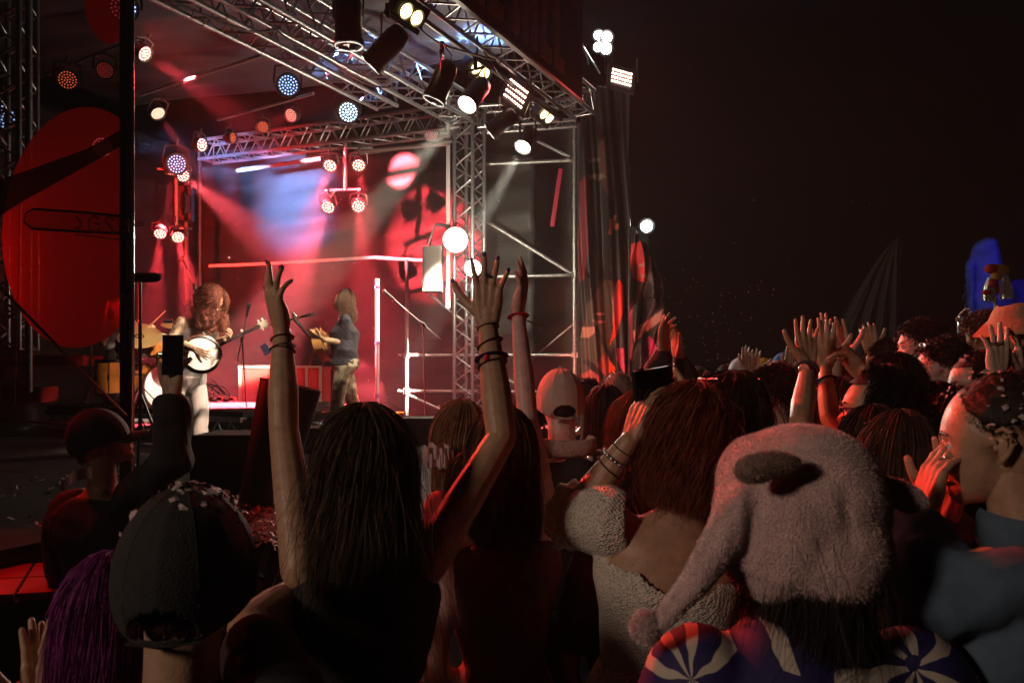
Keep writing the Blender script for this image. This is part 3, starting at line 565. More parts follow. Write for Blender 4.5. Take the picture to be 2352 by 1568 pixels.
def head_geo(nose=1.0, jaw=1.0, female=False, nt=84, npz=30, smile=0):
    th = np.linspace(-math.pi, math.pi, nt, endpoint=False); ph = np.linspace(-math.pi / 2, math.pi / 2, npz + 1)
    TH, PH = np.meshgrid(th, ph, indexing='ij')
    rp = rad_at(PT, PR, TH); rb = rad_at(BT, BR, TH); deg = np.degrees(TH)
    front = (deg > -62) & (deg < 60)
    sig = np.where((deg > -28) & (deg < 0), 0.17, np.where((deg <= -28) & (deg > -44), 0.30, 0.42))
    w = np.exp(-(PH / sig) ** 2)
    rp2 = rb + (rp - rb) * np.where((deg > -28) & (deg < 0), nose, 1)
    R = np.where(front, rb + (rp2 - rb) * w, rb)
    # eye sockets, cheekbones, brow
    def gs(t0, p0, st, sp, a): return a * (np.exp(-((deg - t0) / st) ** 2 - ((np.degrees(PH) - p0) / sp) ** 2) + np.exp(-((deg - t0) / st) ** 2 - ((np.degrees(PH) + p0) / sp) ** 2))
    R = R + gs(-1, 22, 8, 11, -0.011) + gs(13, 20, 6, 14, 0.004) + gs(-20, 34, 11, 13, 0.005) + gs(-46, 30, 14, 14, -0.004) + gs(-25, 10, 5, 5, 0.004 * nose)
    if smile: R = R + gs(-32, 26, 9, 10, 0.006)
    wid = np.interp(deg, [-180, -120, -90, -60, -30, 0, 40, 90, 140, 180], [.076, .062, .056, .058 * jaw, .068, .074, .078, .075, .08, .076])
    if female: wid = wid * 0.95; R = R * np.where(front & (deg < -50), 0.97, 1)
    x = wid * np.sin(PH); c = np.cos(PH) ** 0.8
    V = np.stack([x, R * c * np.cos(TH), R * c * np.sin(TH)], -1).reshape(-1, 3)
    n1 = npz + 1; i, j = np.meshgrid(np.arange(nt), np.arange(npz), indexing='ij'); i2 = (i + 1) % nt
    q = np.stack([i * n1 + j, i2 * n1 + j, i2 * n1 + j + 1, i * n1 + j + 1], -1).reshape(-1, 4)
    g = G().add(V, q)
    for s_ in (-1, 1):   # ears
        e = [( s_ * .074, .004, .022), (s_ * .084, -.010, .030), (s_ * .089, -.022, .022), (s_ * .088, -.024, .004), (s_ * .083, -.014, -.014), (s_ * .077, -.003, -.027), (s_ * .073, .003, -.030)]
        g.sweep(e, [.003, .0048, .0052, .005, .005, .0062, .003], 8); g.ball((s_ * .077, -.010, .0), (.006, .013, .022), 10, 7); g.ball((s_ * .0765, .004, -.004), (.004, .004, .006), 8, 6)
        g.sweep([(s_ * .078, -.004, .016), (s_ * .084, -.014, .012), (s_ * .083, -.016, -.004), (s_ * .078, -.008, -.012)], [.002, .003, .003, .002], 6)
    return g
def rotm(yaw, pitch=0, roll=0):
    """yaw 0 looks away from the camera (+Y), +90 looks left; pitch + looks up; roll + tips right"""
    return np.array(Matrix.Rotation(math.radians(yaw), 3, 'Z') @ Matrix.Rotation(math.radians(pitch), 3, 'X') @ Matrix.Rotation(math.radians(roll), 3, 'Y'))
def hand_geo(curl=(15, 15, 18, 22), spread=1.0, thumb=1.0, sc=1.0, side=1, bend=0, tips=None, hi=True):
    """local: z to the fingertips, y the way the palm faces, x the thumb side"""
    g = G(); K = [(.031, .0, .090), (.011, .002, .096), (-.010, .001, .092), (-.029, -.001, .082)]
    for k, p in enumerate(K):
        g.caps([(p[0] * .55, 0, .0), (p[0] * .85, .001, .05), p], [.0165, .0155, .0118 if k < 3 else .0108], 10)
    g.caps([(0, 0, -.03), (0, 0, .02)], [.0255, .027], 12, flat=0.66, ref=(0, 1, 0))
    g.caps([(.012, .008, .008), (.034, .010, .045)], [.016, .0135], 10); g.caps([(-.018, .008, .012), (-.026, .006, .05)], [.014, .012], 10)
    Ls = [.071, .079, .073, .057]; rd = [.0086, .0089, .0084, .0074]; sp = [7, 1, -5, -12]; T_ = []
    for k, p in enumerate(K):
        a = math.radians(sp[k] * spread); c = math.radians(curl[k]); d = 0.15 * c; q = np.array(p, float); pts = [q]; 
        for fr, add in ((.45, .35), (.31, .4), (.24, .3)):
            d = d + c * add; v = np.array([math.sin(a) * math.cos(d), math.sin(d), math.cos(a) * math.cos(d)]); q = q + v * Ls[k] * fr; pts.append(q)
        r = rd[k]; g.caps(pts, [r * 1.12, r * 1.02, r * .92, r * .78], 10); T_.append((q, v))
        g.ball(pts[1] - np.array([0, .0015, 0]), r * 1.1, 8, 6)
    t0 = np.array([.024, .006, .018]); t1 = t0 + np.array([.026 * thumb + .006, .012, .034]); t2 = t1 + np.array([.018 * thumb, .008, .028]); t3 = t2 + np.array([.009 * thumb, .006, .024])
    g.caps([t0, t1, t2, t3], [.0165, .0132, .0108, .0088], 10); T_.append((t3, unit(t3 - t2)))
    M = np.diag([side * sc, sc, sc]); g.xf(M)
    return g, [(t @ M, v @ M) for t, v in T_]
def basis(z, n, side=1):
    z = unit(z); n = np.array(tuple(n), float); y = unit(n - z * (n @ z)); x = np.cross(y, z); return np.stack([x, y, z], 1)

def strands(roots, paths, w0=0.0022, w1=0.0006, rnd=None):
    """paths (K,S,3) -> thin curved ribbons of hair, all in one go"""
    K, S_, _ = paths.shape; tg = np.gradient(paths, axis=1); tg /= np.linalg.norm(tg, axis=2, keepdims=True) + 1e-9
    rf = rng.normal(size=(K, 1, 3)); x = np.cross(tg, rf); x /= np.linalg.norm(x, axis=2, keepdims=True) + 1e-9
    w = np.linspace(w0, w1, S_)[None, :, None] * (rng.uniform(.6, 1.4, size=(K, 1, 1)))
    V = np.stack([paths + x * w, paths - x * w], 2).reshape(-1, 3)
    k = np.arange(K)[:, None] * S_ * 2; s_ = np.arange(S_ - 1)[None] * 2; a = (k + s_).ravel()
    return V, np.stack([a, a + 1, a + 3, a + 2], -1)
def hairline(p, fo): return np.interp(p, [0, fo - 12, fo + 8, 84, 112, 132, 150, 180], [52, 56, 66, 80, 76, 104, 120, 124])
def hair_geo(style='long', length=0.35, n=900, curl=0.0, vol=1.0, face_open=52, w=0.0022, part=(0, -0.02), messy=0.004, freq=18, hull=True, tuck=0.0, down=(0, 0, -1)):
    down = np.array(down, float); dn = np.tile(down, (1, 1, 1))
    """local head space (x right, y forward, z up); hair flows from the crown over the skull and falls"""
    g = G(); a0 = np.array([part[0], part[1], 0])
    ex, ey, ez = .083 * vol, .104 * vol, .125 * vol
    def skull(phi, th, add=0):
        return np.stack([(ex + add) * np.sin(phi) * np.sin(th), (ey + add) * np.cos(phi) * np.sin(th) - .008, (ez + add) * np.cos(th)], -1) + a0 * (np.cos(th)[..., None] ** 2)
    if style in ('short', 'crop'):
        n = int(n * 2); K = n; phi = rng.uniform(-math.pi, math.pi, K); u_ = rng.uniform(0, 1, K)
        lim = hairline(np.degrees(np.abs(phi)), face_open); th = np.arccos(1 - u_ * (1 - np.cos(np.radians(lim))))
        p = skull(phi, th, -.006); nrm = p / np.linalg.norm(p, axis=1)[:, None]
        flow = np.cross(nrm, np.array([0.2, 0.1, 1.0])); flow = np.cross(flow, nrm) * -1; S_ = 6; t = np.linspace(0, 1, S_)[None, :, None]
        d = nrm * 0.75 + flow * 0.35 + rng.normal(size=(K, 3)) * (.25 + messy * 30); d /= np.linalg.norm(d, axis=1)[:, None]
        Lr = length * rng.uniform(.6, 1.2, (K, 1, 1)); pth = p[:, None] + d[:, None] * t * Lr + np.array([0, 0, -1.0]) * (t ** 2) * Lr * .35
        if curl: ph = rng.uniform(0, 6.28, (K, 1, 1)); ax1 = np.cross(d, rng.normal(size=(K, 3))); ax1 /= np.linalg.norm(ax1, axis=1)[:, None]; ax2 = np.cross(ax1, d); pth = pth + (ax1[:, None] * np.cos(t * 9 + ph) + ax2[:, None] * np.sin(t * 9 + ph)) * curl * np.minimum(1, t * 3)
        g.add(*strands(None, pth, w, w * .35))
        if hull:
            nt, npz = 26, 60
            def f(a, b):
                phi = -math.pi + 2 * math.pi * b; L_ = float(hairline(math.degrees(abs(phi)), face_open)) - 4
                th = math.radians(L_) * a; q = skull(np.array(phi), np.array(th), length * .25 * (1 if a < .85 else (1 - a) / .15) - .006 * (a > .985) + .0012); return q + rng.normal(size=3) * .0012
            g.grid(f, nt, npz)
        return g
    n = int(n * 4); w = w * .42; K = n; S_ = 16 if not curl else 28
    phi = np.sign(rng.uniform(-1, 1, K)) * (math.radians(face_open) + (math.pi - math.radians(face_open)) * rng.uniform(0, 1, K) ** .85)
    th0 = rng.uniform(.02, 1.5, K); L = length * rng.uniform(.72, 1.05, K); lay = rng.uniform(-.010, .012, K) * (1 + curl * 40) + np.where(th0 < .6, .003, 0)
    arc = (math.pi / 2 - th0) * .11; tot = arc + L; s_ = np.linspace(0, 1, S_)[None] * tot[:, None]
    th = np.minimum(th0[:, None] + s_ / .11, math.pi / 2 + .05); fall = np.maximum(0, s_ - (math.pi / 2 + .05 - th0[:, None]) * .11)
    # hair at the forehead side sweeps back as it goes down
    phs = phi[:, None] + np.sign(phi)[:, None] * np.maximum(0, 1.1 - np.abs(phi))[:, None] * (th / 1.6) * .5
    p = skull(phs, th, 0) + (np.stack([np.sin(phs) * np.sin(th), np.cos(phs) * np.sin(th), np.cos(th)], -1)) * lay[:, None, None]
    out = 1 - tuck * np.minimum(1, fall / .15)[..., None]
    p[..., 0] *= out[..., 0]; fe = (1 - np.exp(-fall / .03)) [..., None]; p += fall[..., None] * (dn * fe + np.array([0, 0, -1.0]) * (1 - fe))
    p[..., 1] -= .012 * np.minimum(1, fall / .12)
    wn = rng.normal(size=(K, 3)) * messy * np.where(rng.uniform(size=(K, 1)) < .08, 4.5, .9); f2 = rng.uniform(.7, 1.3, (K, 1)) * freq; ph = rng.uniform(0, 6.28, (K, 1)); cl = rng.integers(0, 60, K); cph = rng.uniform(0, 6.28, 60)[cl][:, None]
    amp = (messy * 1.2 + curl) * np.minimum(1, s_ / .08)
    p[..., 0] += np.sin(s_ * f2 + cph + ph * .25) * amp; p[..., 1] += np.cos(s_ * f2 * 1.1 + cph + ph * .25) * amp; p += wn[:, None] * (s_ / .3)[..., None]
    g.add(*strands(None, p, w, w * .3))
    fo = math.radians(face_open); K2 = max(60, int(n * .22)); u_ = np.linspace(0, 1, 14)[None]; p0 = rng.uniform(-fo, fo, (K2, 1)); sg = np.sign(p0)
    th2 = .05 + rng.uniform(0, .75, (K2, 1)); th2 = th2 + (1.62 - th2) * u_; ph2 = p0 + (sg * (fo + .4) - p0) * np.clip((th2 - .2) / .85, 0, 1) ** 1.2
    p2 = skull(ph2, th2, rng.uniform(-.003, .006, (K2, 1))) + rng.normal(size=(K2, 1, 3)) * messy * .4; g.add(*strands(None, p2, w, w * .5))
    g.grid(lambda a, b: skull(np.array(-fo - .15 + (2 * fo + .3) * b), np.array(a * .88), -.003), 10, 20)
    if hull:
        Lh = length * .86; nz = 26
        def f(a, b):
            ph_ = math.radians(face_open + 6) + (2 * math.pi - 2 * math.radians(face_open + 6)) * b; s1 = a * (.172 + Lh); t1 = min(s1 / .11, math.pi / 2 + .03); fl = max(0, s1 - .172 - .003)
            q = skull(np.array(ph_), np.array(t1), -.010); 
            sh = 1 - tuck * min(1, fl / .15); e = curl * .5 * math.sin(ph_ * 9 + s1 * 30)
            rr = np.array([math.sin(ph_), math.cos(ph_), 0]); q = q + rr * e * min(1, s1 / .06); q[0] *= sh; fe = 1 - math.exp(-fl / .03); q = q + fl * (down * fe + np.array([0, 0, -1.0]) * (1 - fe)); q[1] -= .012 * min(1, fl / .12); return q
        g.grid(f, nz, 60)
    return g
def flecks(center_fn, n, size, name, parent, m=None):
    g = G()
    for i in range(n):
        p, nr = center_fn(); nr = unit(nr + rng.normal(size=3) * .35); x = unit(np.cross(nr, rng.normal(size=3))); y = np.cross(nr, x); a = size * rng.uniform(.5, 1.3); b = a * rng.uniform(.4, 1)
        bd = nr * a * .3; p = p + nr * .003
        g.add([p - x * a - y * b, p - y * b + bd, p + x * a - y * b, p + x * a + y * b, p + y * b + bd, p - x * a + y * b], [(0, 1, 4, 5), (1, 2, 3, 4)])
    return ob(name, g, m or paper, parent, smooth=False, kind='stuff')

def person(label, uvY, yaw=0, pitch=0, roll=0, s=1.0, skin_='fair', hair=None, hcol='dark', top='black', top_kind='tee', bottom='navy', female=False, arms=(), nose=1.0, jaw=1.0,
           face=False, group=None, vox=0.014, byaw=None, lean=(0, 0), conf=0, cat="person", width=1.0, smile=0, moust=None, bare_arms=None, height=None, head=True, legpose=None, gz=0.0, stubble=False, fat=1.0, hips=1.0):
    hc = np.array(tuple(P(*uvY))); R = rotm(yaw, pitch, roll); by = yaw if byaw is None else byaw; B = rotm(by); sm = SK[skin_]
    k = s * (0.93 if female else 1.0)
    nb = hc + R @ np.array([0, -.022, -.10]) * k + B @ np.array([lean[0] * .3, lean[1] * .3 - .012, -.085]) * k       # base of the neck
    pelvis = nb + B @ np.array([lean[0], lean[1], -.56]) * k; gzz = gz
    th = thing("person", label, cat, (pelvis[0], pelvis[1], gzz), group)
    sk = G(); w_ = k * width * (0.88 if female else 1.0)
    def tp(f, dx, dy, dz): 
        c = nb + (pelvis - nb) * f; return c + B @ (np.array([dx * w_, dy, dz * k]))
    def torso(infl, low=1.06, f0=0.0):
        rings = [(0.00, .062, .058), (.05, .105, .070), (.10, .160, .085), (.16, .182, .102), (.30, .172, .118 * fat), (.48, .150 if not female else .142, .112 * fat), (.68, (.140 if not female else .122) * fat, .100 * fat), (.84, .155 * hips, .112 * fat * hips), (1.0, .170 * hips, .118 * fat * hips), (1.12, .165 * hips, .110 * hips)]
        rings = [r for r in rings if f0 <= r[0] <= low]; pts = [nb + (pelvis - nb) * r[0] for r in rings]
        return G().sweep(pts, [r[1] * w_ + infl for r in rings], 28, r2=[r[2] * k + infl for r in rings], ref=B @ np.array([0, 1.0, 0]))
    sk.join(torso(0)); sk.caps([nb + np.array([0, 0, -.03]), (nb + hc) / 2 + R @ np.array([0, -.012, -.02]) * k, hc + R @ np.array([0, -.018, -.05]) * k], [.058 * k, .054 * k * (.9 if female else 1), .056 * k * (.9 if female else 1)], 16)
    # legs
    hipw = .085 * w_; zl = pelvis[2] - gzz; legs = G(); feet = []
    for sd in (-1, 1):
        h = pelvis + B @ np.array([sd * hipw, 0, 0]); off = (legpose or {}).get(sd, (0, 0)); f = np.array([h[0], h[1], gzz + .08]) + B @ np.array([sd * .03 + off[0], off[1], 0])
        kn = (h + f) / 2 + B @ np.array([0, .03, .02]); legs.caps([h, kn, f], [.088 * k * hips, .058 * k, .042 * k], 14); feet.append(f)
    sk.join(legs); hands_ = []; fine = G(); armpaths = []
    for a in ((-1, 1)):
        spec = next((q for q in arms if q['s'] == a), None)
        up = 0.035 if spec and spec['e'][1] < uvY[1] + 380 else 0.0
        sh = nb + B @ np.array([a * .158 * w_ / k * 1.0, 0, 0]) * k + (pelvis - nb) * .115 + np.array([0, 0, up])
        if spec: el = np.array(tuple(P(*spec['e']))); wr_ = np.array(tuple(P(*spec['w'])))
        else: el = sh + B @ np.array([a * .05, -.03, -.28]) * k; wr_ = el + B @ np.array([-a * .02, .10, -.22]) * k
        m = spec.get('r', 1) if spec else 1; r0 = .049 * k * m * (.88 if female else 1)
        aw = [sh, (sh * .55 + el * .45), el, el * .62 + wr_ * .38, wr_]; ar = [r0 * 1.08, r0 * .95, r0 * .78, r0 * .82, r0 * .52]
        armpaths.append((a, aw, ar)); tgt = fine if spec else sk
        sk.caps(aw[:3], ar[:3], 14); tgt.caps(aw[2:], ar[2:], 14)
        if spec: tgt.caps(aw[1:3], ar[1:3], 14)
        d = unit(wr_ - el); hd = spec.get('h', {}) if spec else {}
        zt = unit(np.array(tuple(P(*hd['tip']))) - wr_) if 'tip' in hd else d
        nrm = np.array(hd.get('n', (0, 1, 0)), float); 
        hs = k * hd.get('sc', 1.0) * (.95 if female else 1.03)
        hg, tips = hand_geo(hd.get('curl', (14, 12, 16, 22)) if spec else (40, 45, 50, 55), hd.get('spread', 1), hd.get('thumb', 1), hs, hd.get('side', 1))
        Bz = basis(zt, nrm if spec else B @ np.array([-a, 0, 0]))
        hg.xf(Bz, wr_ + zt * .012); tgt.join(hg); hands_.append((a, Bz, wr_ + zt * .012, [(Bz @ t + wr_ + zt * .012, Bz @ v) for t, v in tips], hs, wr_, d, r0))
    body = G().join(remesh(sk, vox, 3))
    if fine.v: body.join(remesh(fine, min(.0034 if uvY[2] < 3 else .0048, vox), 3, .4))
    if head:
        hg = head_geo(nose, jaw, female, smile=smile); hg.xf(R * k, hc); body.join(hg)
    bo = ob("body", body, sm, th)
    if head and face:
        for sd in (-1, 1):
            e = G().ball(np.array([sd * .031, .0712, -.001]), .0114, 14, 10); e.xf(R * k, hc); eo = ob("eye", e, eyew, th)
            e = G().ball(np.array([sd * .031, .0796, -.001]), (.0055, .004, .0055), 10, 6); e.xf(R * k, hc); ob("iris", e, iris, eo)
            e = G().sweep([(sd * .014, .090, .019), (sd * .03, .088, .026), (sd * .046, .078, .021)], [.0022, .0035, .0016], 6); e.xf(R * k, hc); ob("eyebrow", e, HR[hcol], th)
            e = G().sweep([(sd * .018, .0865, .001), (sd * .030, .0875, .0085), (sd * .043, .0795, .003)], [.0016, .0026, .0016], 6); e.xf(R * k, hc); ob("eyelid", e, sm, th)
        e = G().sweep([(-.021, .085, -.065), (-.008, .0935, -.0625), (0, .0945, -.064), (.008, .0935, -.0625), (.021, .085, -.065)], [.0012, .003, .003, .003, .0012], 6)
        e.sweep([(-.019, .085, -.067), (0, .0945, -.071), (.019, .085, -.067)], [.0012, .0042, .0012], 6); e.xf(R * k, hc); ob("lips", e, lipm, th)
    if moust:
        e = G()
        for i in range(90):
            xx = rng.uniform(-.024, .024); p0 = np.array([xx, .0945 - abs(xx) * .35, -.054]); e.tube(p0, p0 + np.array([xx * .3, .003, -.011 - abs(xx) * .1]), .0009, 3)
        e.xf(R * k, hc); ob("moustache", e, HR[moust], th, kind='stuff')
    if hair:
        hgp = dict(hair); hgp['down'] = tuple(R.T @ np.array([0, 0, -1.0])); hg = hair_geo(**hgp); hg.xf(R * k, hc); ob("hair", hg, HR[hcol], th, kind=None)
    # clothes
    if top:
        tm = CL[top] if top in CL else top; g = torso(.013 if top_kind != 'jacket' else .024, 1.02 if top_kind != 'crop' else .6, .1 if top_kind == 'tank' else .04)
        cut = {'tee': 0.52, 'jacket': 0.97, 'long': 0.95, 'tank': 0, 'crop': 0, 'sleeve': 1.02}[top_kind]
        for (a, aw, ar) in armpaths:
            pts = [aw[0]]; rs = [ar[0] + .016]; 
            if cut <= 0: continue
            tot = np.linalg.norm(aw[2] - aw[0]); 
            if cut < .6: pts.append(aw[0] + (aw[2] - aw[0]) * cut * 1.25); rs.append(ar[1] + .016); pts.append(pts[-1] + (pts[-1] - pts[0]) * .1); rs.append(rs[-1])
            else:
                pts += [aw[1], aw[2]]; rs += [ar[1] + .018, ar[2] + .017]; e_ = aw[2] + (aw[4] - aw[2]) * min(1, (cut - .5) * 2); jk = .012 if top_kind == 'jacket' else 0; rs = [rs[0] + jk, rs[1] + jk, rs[2] + jk]; g.caps([aw[2], (aw[2] + e_) / 2, e_], [ar[2] + .019 + jk, ar[3] + .016 + jk, ar[4] + .016 + jk], 16)
            g.caps(pts, rs, 16)
        V, Q, T_ = remesh(g, max(.009, vox * .8), 2); V = wob(wob(V, .0045 if top_kind != 'jacket' else .011, 9, 3), .002, 30, seed=int(uvY[0])); ob("jacket" if top_kind == 'jacket' else "shirt", (V, Q, T_), tm, th)
    if bottom:
        bm = CL[bottom] if bottom in CL else bottom; g = torso(.012, 1.12, .8)
        for sd, f in zip((-1, 1), feet):
            h = pelvis + B @ np.array([sd * hipw, 0, 0]); kn = (h + f) / 2 + B @ np.array([0, .03, .02]); g.caps([h, kn, f + np.array([0, 0, .0])], [.100 * k * hips, .078 * k, .068 * k], 14)
        V, Q, T_ = remesh(g, max(.012, vox), 2); V = wob(V, .005, 8, seed=int(uvY[1])); ob("trousers", (V, Q, T_), bm, th)
    for f in feet:
        sh_ = G().caps([f + np.array([0, 0, -.045]), f + B @ np.array([0, .16, -.05])], [.042, .036], 12); ob("shoe", sh_, rubber if not legpose else chrome_boot, th)
    if conf:
        def cf():
            while True:
                d = unit(rng.normal(size=3)); 
                if d[2] > (.6 if d[1] > .2 else .1) or rng.uniform() < .1 and d[2] > -.3 and d[1] < 0: break
            return hc + R @ (d * np.array([.094, .112, .134])) * k, R @ d
        flecks(cf, conf, .0042 if uvY[2] < 3 else .007, "confetti", th)
    return dict(th=th, hc=hc, R=R, k=k, nb=nb, pelvis=pelvis, B=B, hands=hands_, arms=armpaths, sm=sm, w=w_)
chrome_boot = mat("scuffed_leather_boot", (0.2, 0.14, 0.12), 0.35, noise=0.6, nscale=25)
def band(th, p, d, r, w, m, name="bracelet", tilt=0.0, flat=.3, n=20, part=1.0):
    """a ring around an arm at p, axis d"""
    d = unit(d); x = unit(np.cross(d, (0.3, 0.2, 1))); y = np.cross(d, x); a = np.linspace(0, 2 * math.pi * part, n)
    pts = [p + x * r * math.cos(t) + y * r * math.sin(t) + d * tilt * r * math.cos(t + 1) for t in a]
    return ob(name, G().sweep(pts, w, 6, r2=w * flat, ref=d), m, th)
def on_arm(pr, side, f, seg='fore'):
    a = next(q for q in pr['arms'] if q[0] == side); el, wr_ = a[1][2], a[1][4]; p = wr_ + (el - wr_) * f; rr = np.interp(f, [0, .62, 1], [a[2][4], a[2][3], a[2][2]]); return p, unit(wr_ - el), rr
def nails(pr, side, m, size=1.0):
    h = next(q for q in pr['hands'] if q[0] == side)
    for t, v in h[3]:
        nrm = -h[1][:, 1]; x = unit(np.cross(v, nrm)); M = np.stack([x, nrm, v], 1)
        ob("fingernail", G().ball(t + nrm * .0062 * h[4] + v * .004, (.0055 * h[4], .0028, .008 * h[4] * size), 10, 6, M=M), m, pr['th'])
def finger_ring(pr, side, fi, m, f=.45, r=.0098, w=.0022):
    h = next(q for q in pr['hands'] if q[0] == side); K = [(.031, .0, .090), (.011, .002, .096), (-.010, .001, .092), (-.029, -.001, .082)]
    b = h[1] @ (np.array(K[fi]) * h[4]) + h[2]; t, v = h[3][fi]; p = b + (t - b) * f * .8; return band(pr['th'], p, unit(t - b), r, w, m, "finger_ring", n=14, flat=.6)
# ================================================================ STAGE PROPS
RZ = 1.30
rs = thing("drum_riser", "low riser of silver truss legs under the drum kit", "riser", S(4.3, 4.1, DECK))
ob("platform", G().box(S(4.5, 4.15, RZ - 0.03), (2.3, 3.2, 0.06), (AX, BX, (0, 0, 1))), wood_blk, rs, smooth=False)
for nm, z, h in (("upper_rail", RZ - 0.085, .05), ("lower_rail", DECK + 0.05, .05)): ob(nm, G().box(S(3.33, 4.15, z), (.03, 3.2, h), (AX, BX, (0, 0, 1))), alu, rs, smooth=False)
for i in range(16):
    a, b = 2.6 + i * 3.1 / 16, 2.6 + (i + 1) * 3.1 / 16; m_ = (a + b) / 2
    ob("web_brace", G().tube(S(3.33, a, DECK + .08), S(3.33, m_, RZ - .11), .008, 6).tube(S(3.33, m_, RZ - .11), S(3.33, b, DECK + .08), .008, 6), alu, rs)
# drums
amber = mat("amber_burst_lacquer", (0.65, 0.22, 0.04), 0.22, noise=0.55, nscale=5, coat=0.6); drumhead = mat("drum_head", (0.8, 0.76, 0.66), 0.5)
def drum(c, axis, r, dp, label, par, hoopm=None, name="shell"):
    M = Vector(axis).to_track_quat('Z', 'Y').to_matrix(); g = G().lathe([(r * .98, -dp / 2), (r, -dp / 2), (r, dp / 2), (r * .98, dp / 2)], 30).xf(M, c); sh = ob(name, g, amber, par, label=label)
    ob("drum_head", G().lathe([(0, dp / 2 + .004), (r * .97, dp / 2 + .002), (r * .97, dp / 2 - .02)], 30).xf(M, c), drumhead, sh); ob("drum_head", G().lathe([(r * .97, -dp / 2 + .02), (r * .97, -dp / 2 - .002), (0, -dp / 2 - .004)], 30).xf(M, c), drumhead, sh)
    for e in (-1, 1): ob("hoop", G().lathe([(r * 1.0, e * dp / 2 - .022), (r * 1.04, e * dp / 2 - .022), (r * 1.04, e * dp / 2 + .014), (r * .97, e * dp / 2 + .014)], 30).xf(M, c), hoopm or chrome, sh)
    g = G()
    for i in range(8): a = i * math.pi / 4 + .2; q = (math.cos(a) * r * 1.03, math.sin(a) * r * 1.03); g.tube((q[0], q[1], -dp / 2 + .01), (q[0], q[1], dp / 2 - .01), .005, 6); g.box((q[0], q[1], 0), (.022, .022, .06))
    ob("lugs", g.xf(M, c), chrome, sh); return sh
dk = thing("drum_kit", "amber sunburst drum kit with brass cymbals on the riser behind the banjo player", "drum kit", P(345, 870, 9.9))
drum(P(352, 888, 9.95), (.86, -.5, 0), .285, .42, "large amber bass drum", dk, mat("dark_hoop", (.03, .012, .01), .3))
drum(P(356, 790, 9.9), (.25, -.25, 1), .165, .22, "amber rack tom", dk); drum(P(300, 800, 10.0), (0, -.2, 1), .165, .22, "amber rack tom nearer the banner", dk)
drum(P(262, 866, 9.6), (0, 0, 1), .21, .40, "amber floor tom seen through the banner", dk); drum(P(392, 826, 9.7), (.1, -.15, 1), .16, .13, "low red-lit snare drum", dk)
brass = mat("brass_cymbal", (0.75, 0.5, 0.2), 0.28, 0.8, bump=.15, bscale=200)
def cymbal(c, r, tilt, par, lab=None):
    M = Vector(tilt).to_track_quat('Z', 'Y').to_matrix(); s_ = ob("cymbal", G().lathe([(.006, .028), (r * .14, .024), (r * .2, .008), (r * .6, 0), (r, -.018), (r, -.021), (r * .6, -.004), (r * .2, .004)], 32).xf(M, c), brass, par, label=lab)
    b = Vector(c); ob("cymbal_stand", G().tube(b + Vector((0, 0, .06)), (b.x, b.y, RZ), .011, 8).tube((b.x, b.y, RZ + .25), (b.x + .2, b.y + .1, RZ), .009, 6).tube((b.x, b.y, RZ + .25), (b.x - .2, b.y + .1, RZ), .009, 6).tube((b.x, b.y, RZ + .25), (b.x, b.y - .2, RZ), .009, 6), chrome, par)
cymbal(P(322, 770, 9.5), .25, (.2, -.55, .85), dk, "pale tilted cymbal beside the banner pole"); cymbal(P(318, 745, 9.8), .2, (.1, -.15, 1), dk); cymbal(P(210, 742, 9.9), .24, (-.1, -.2, 1), dk); cymbal(P(408, 742, 10.1), .2, (.1, -.3, 1), dk)
# red flight case
fc = thing("flight_case", "large red flight case with aluminium edges between the two musicians", "flight case", P(650, 950, 10.8))
a, b = P(560, 842, 10.8), P(742, 948, 10.8); cx, cz, w_, h_ = (a.x + b.x) / 2, (a.z + b.z) / 2, b.x - a.x, a.z - b.z
casem = mat("red_laminate", (0.42, 0.015, 0.012), 0.45, noise=0.15); edge = mat("case_edging", (0.35, 0.3, 0.22), 0.4, 0.5)
ob("panel", G().box((cx, 10.95, cz), (w_, .6, h_)), casem, fc, smooth=False)
g = G()
for x_ in (a.x, cx + w_ * .33, b.x): g.box((x_, 10.645, cz), (.035, .02, h_ + .03))
for z_ in (a.z, cz - h_ * .28, b.z): g.box((cx, 10.641, z_), (w_ + .04, .02, .03))
ob("edging", g, edge, fc, smooth=False)
for x_ in (a.x + .12, b.x - .12): ob("caster", G().lathe([(0, -.02), (.05, -.02), (.05, .02), (0, .02)], 16).xf(Vector((1, 0, 0)).to_track_quat('Z', 'Y').to_matrix(), (x_, 10.72, b.z - .06)), rubber, fc)
for x_, in ((cx - .2,), (b.x - .1,)): ob("latch", G().box((x_, 10.635, cz - h_ * .28), (.08, .02, .07)).box((x_, 10.622, cz - h_ * .28), (.03, .012, .05)), chrome, fc, smooth=False)
# cables, pedals on the riser
pb = thing("pedal_board", "small pedals and looping cables on the riser right of the banjo player", "pedals", P(505, 930, 8.9))
for i in range(5): ob("pedal", G().box(P(478 + i * 14, 915 + (i % 2) * 5, 8.9 + .05 * i), (.05, .08, .03)), chrome if i % 2 else casem, pb, smooth=False)
for k in range(4): ob("cable", G().sweep([P(470 + 12 * k + 22 * math.cos(t * 1.3 + k), 905 + 16 * math.sin(t * 1.7 + k) - 4 * t, 9.0) for t in np.linspace(0, 4.5, 18)], .006, 6), rubber if k else mat("orange_cable", (.5, .08, .01), .5), pb)
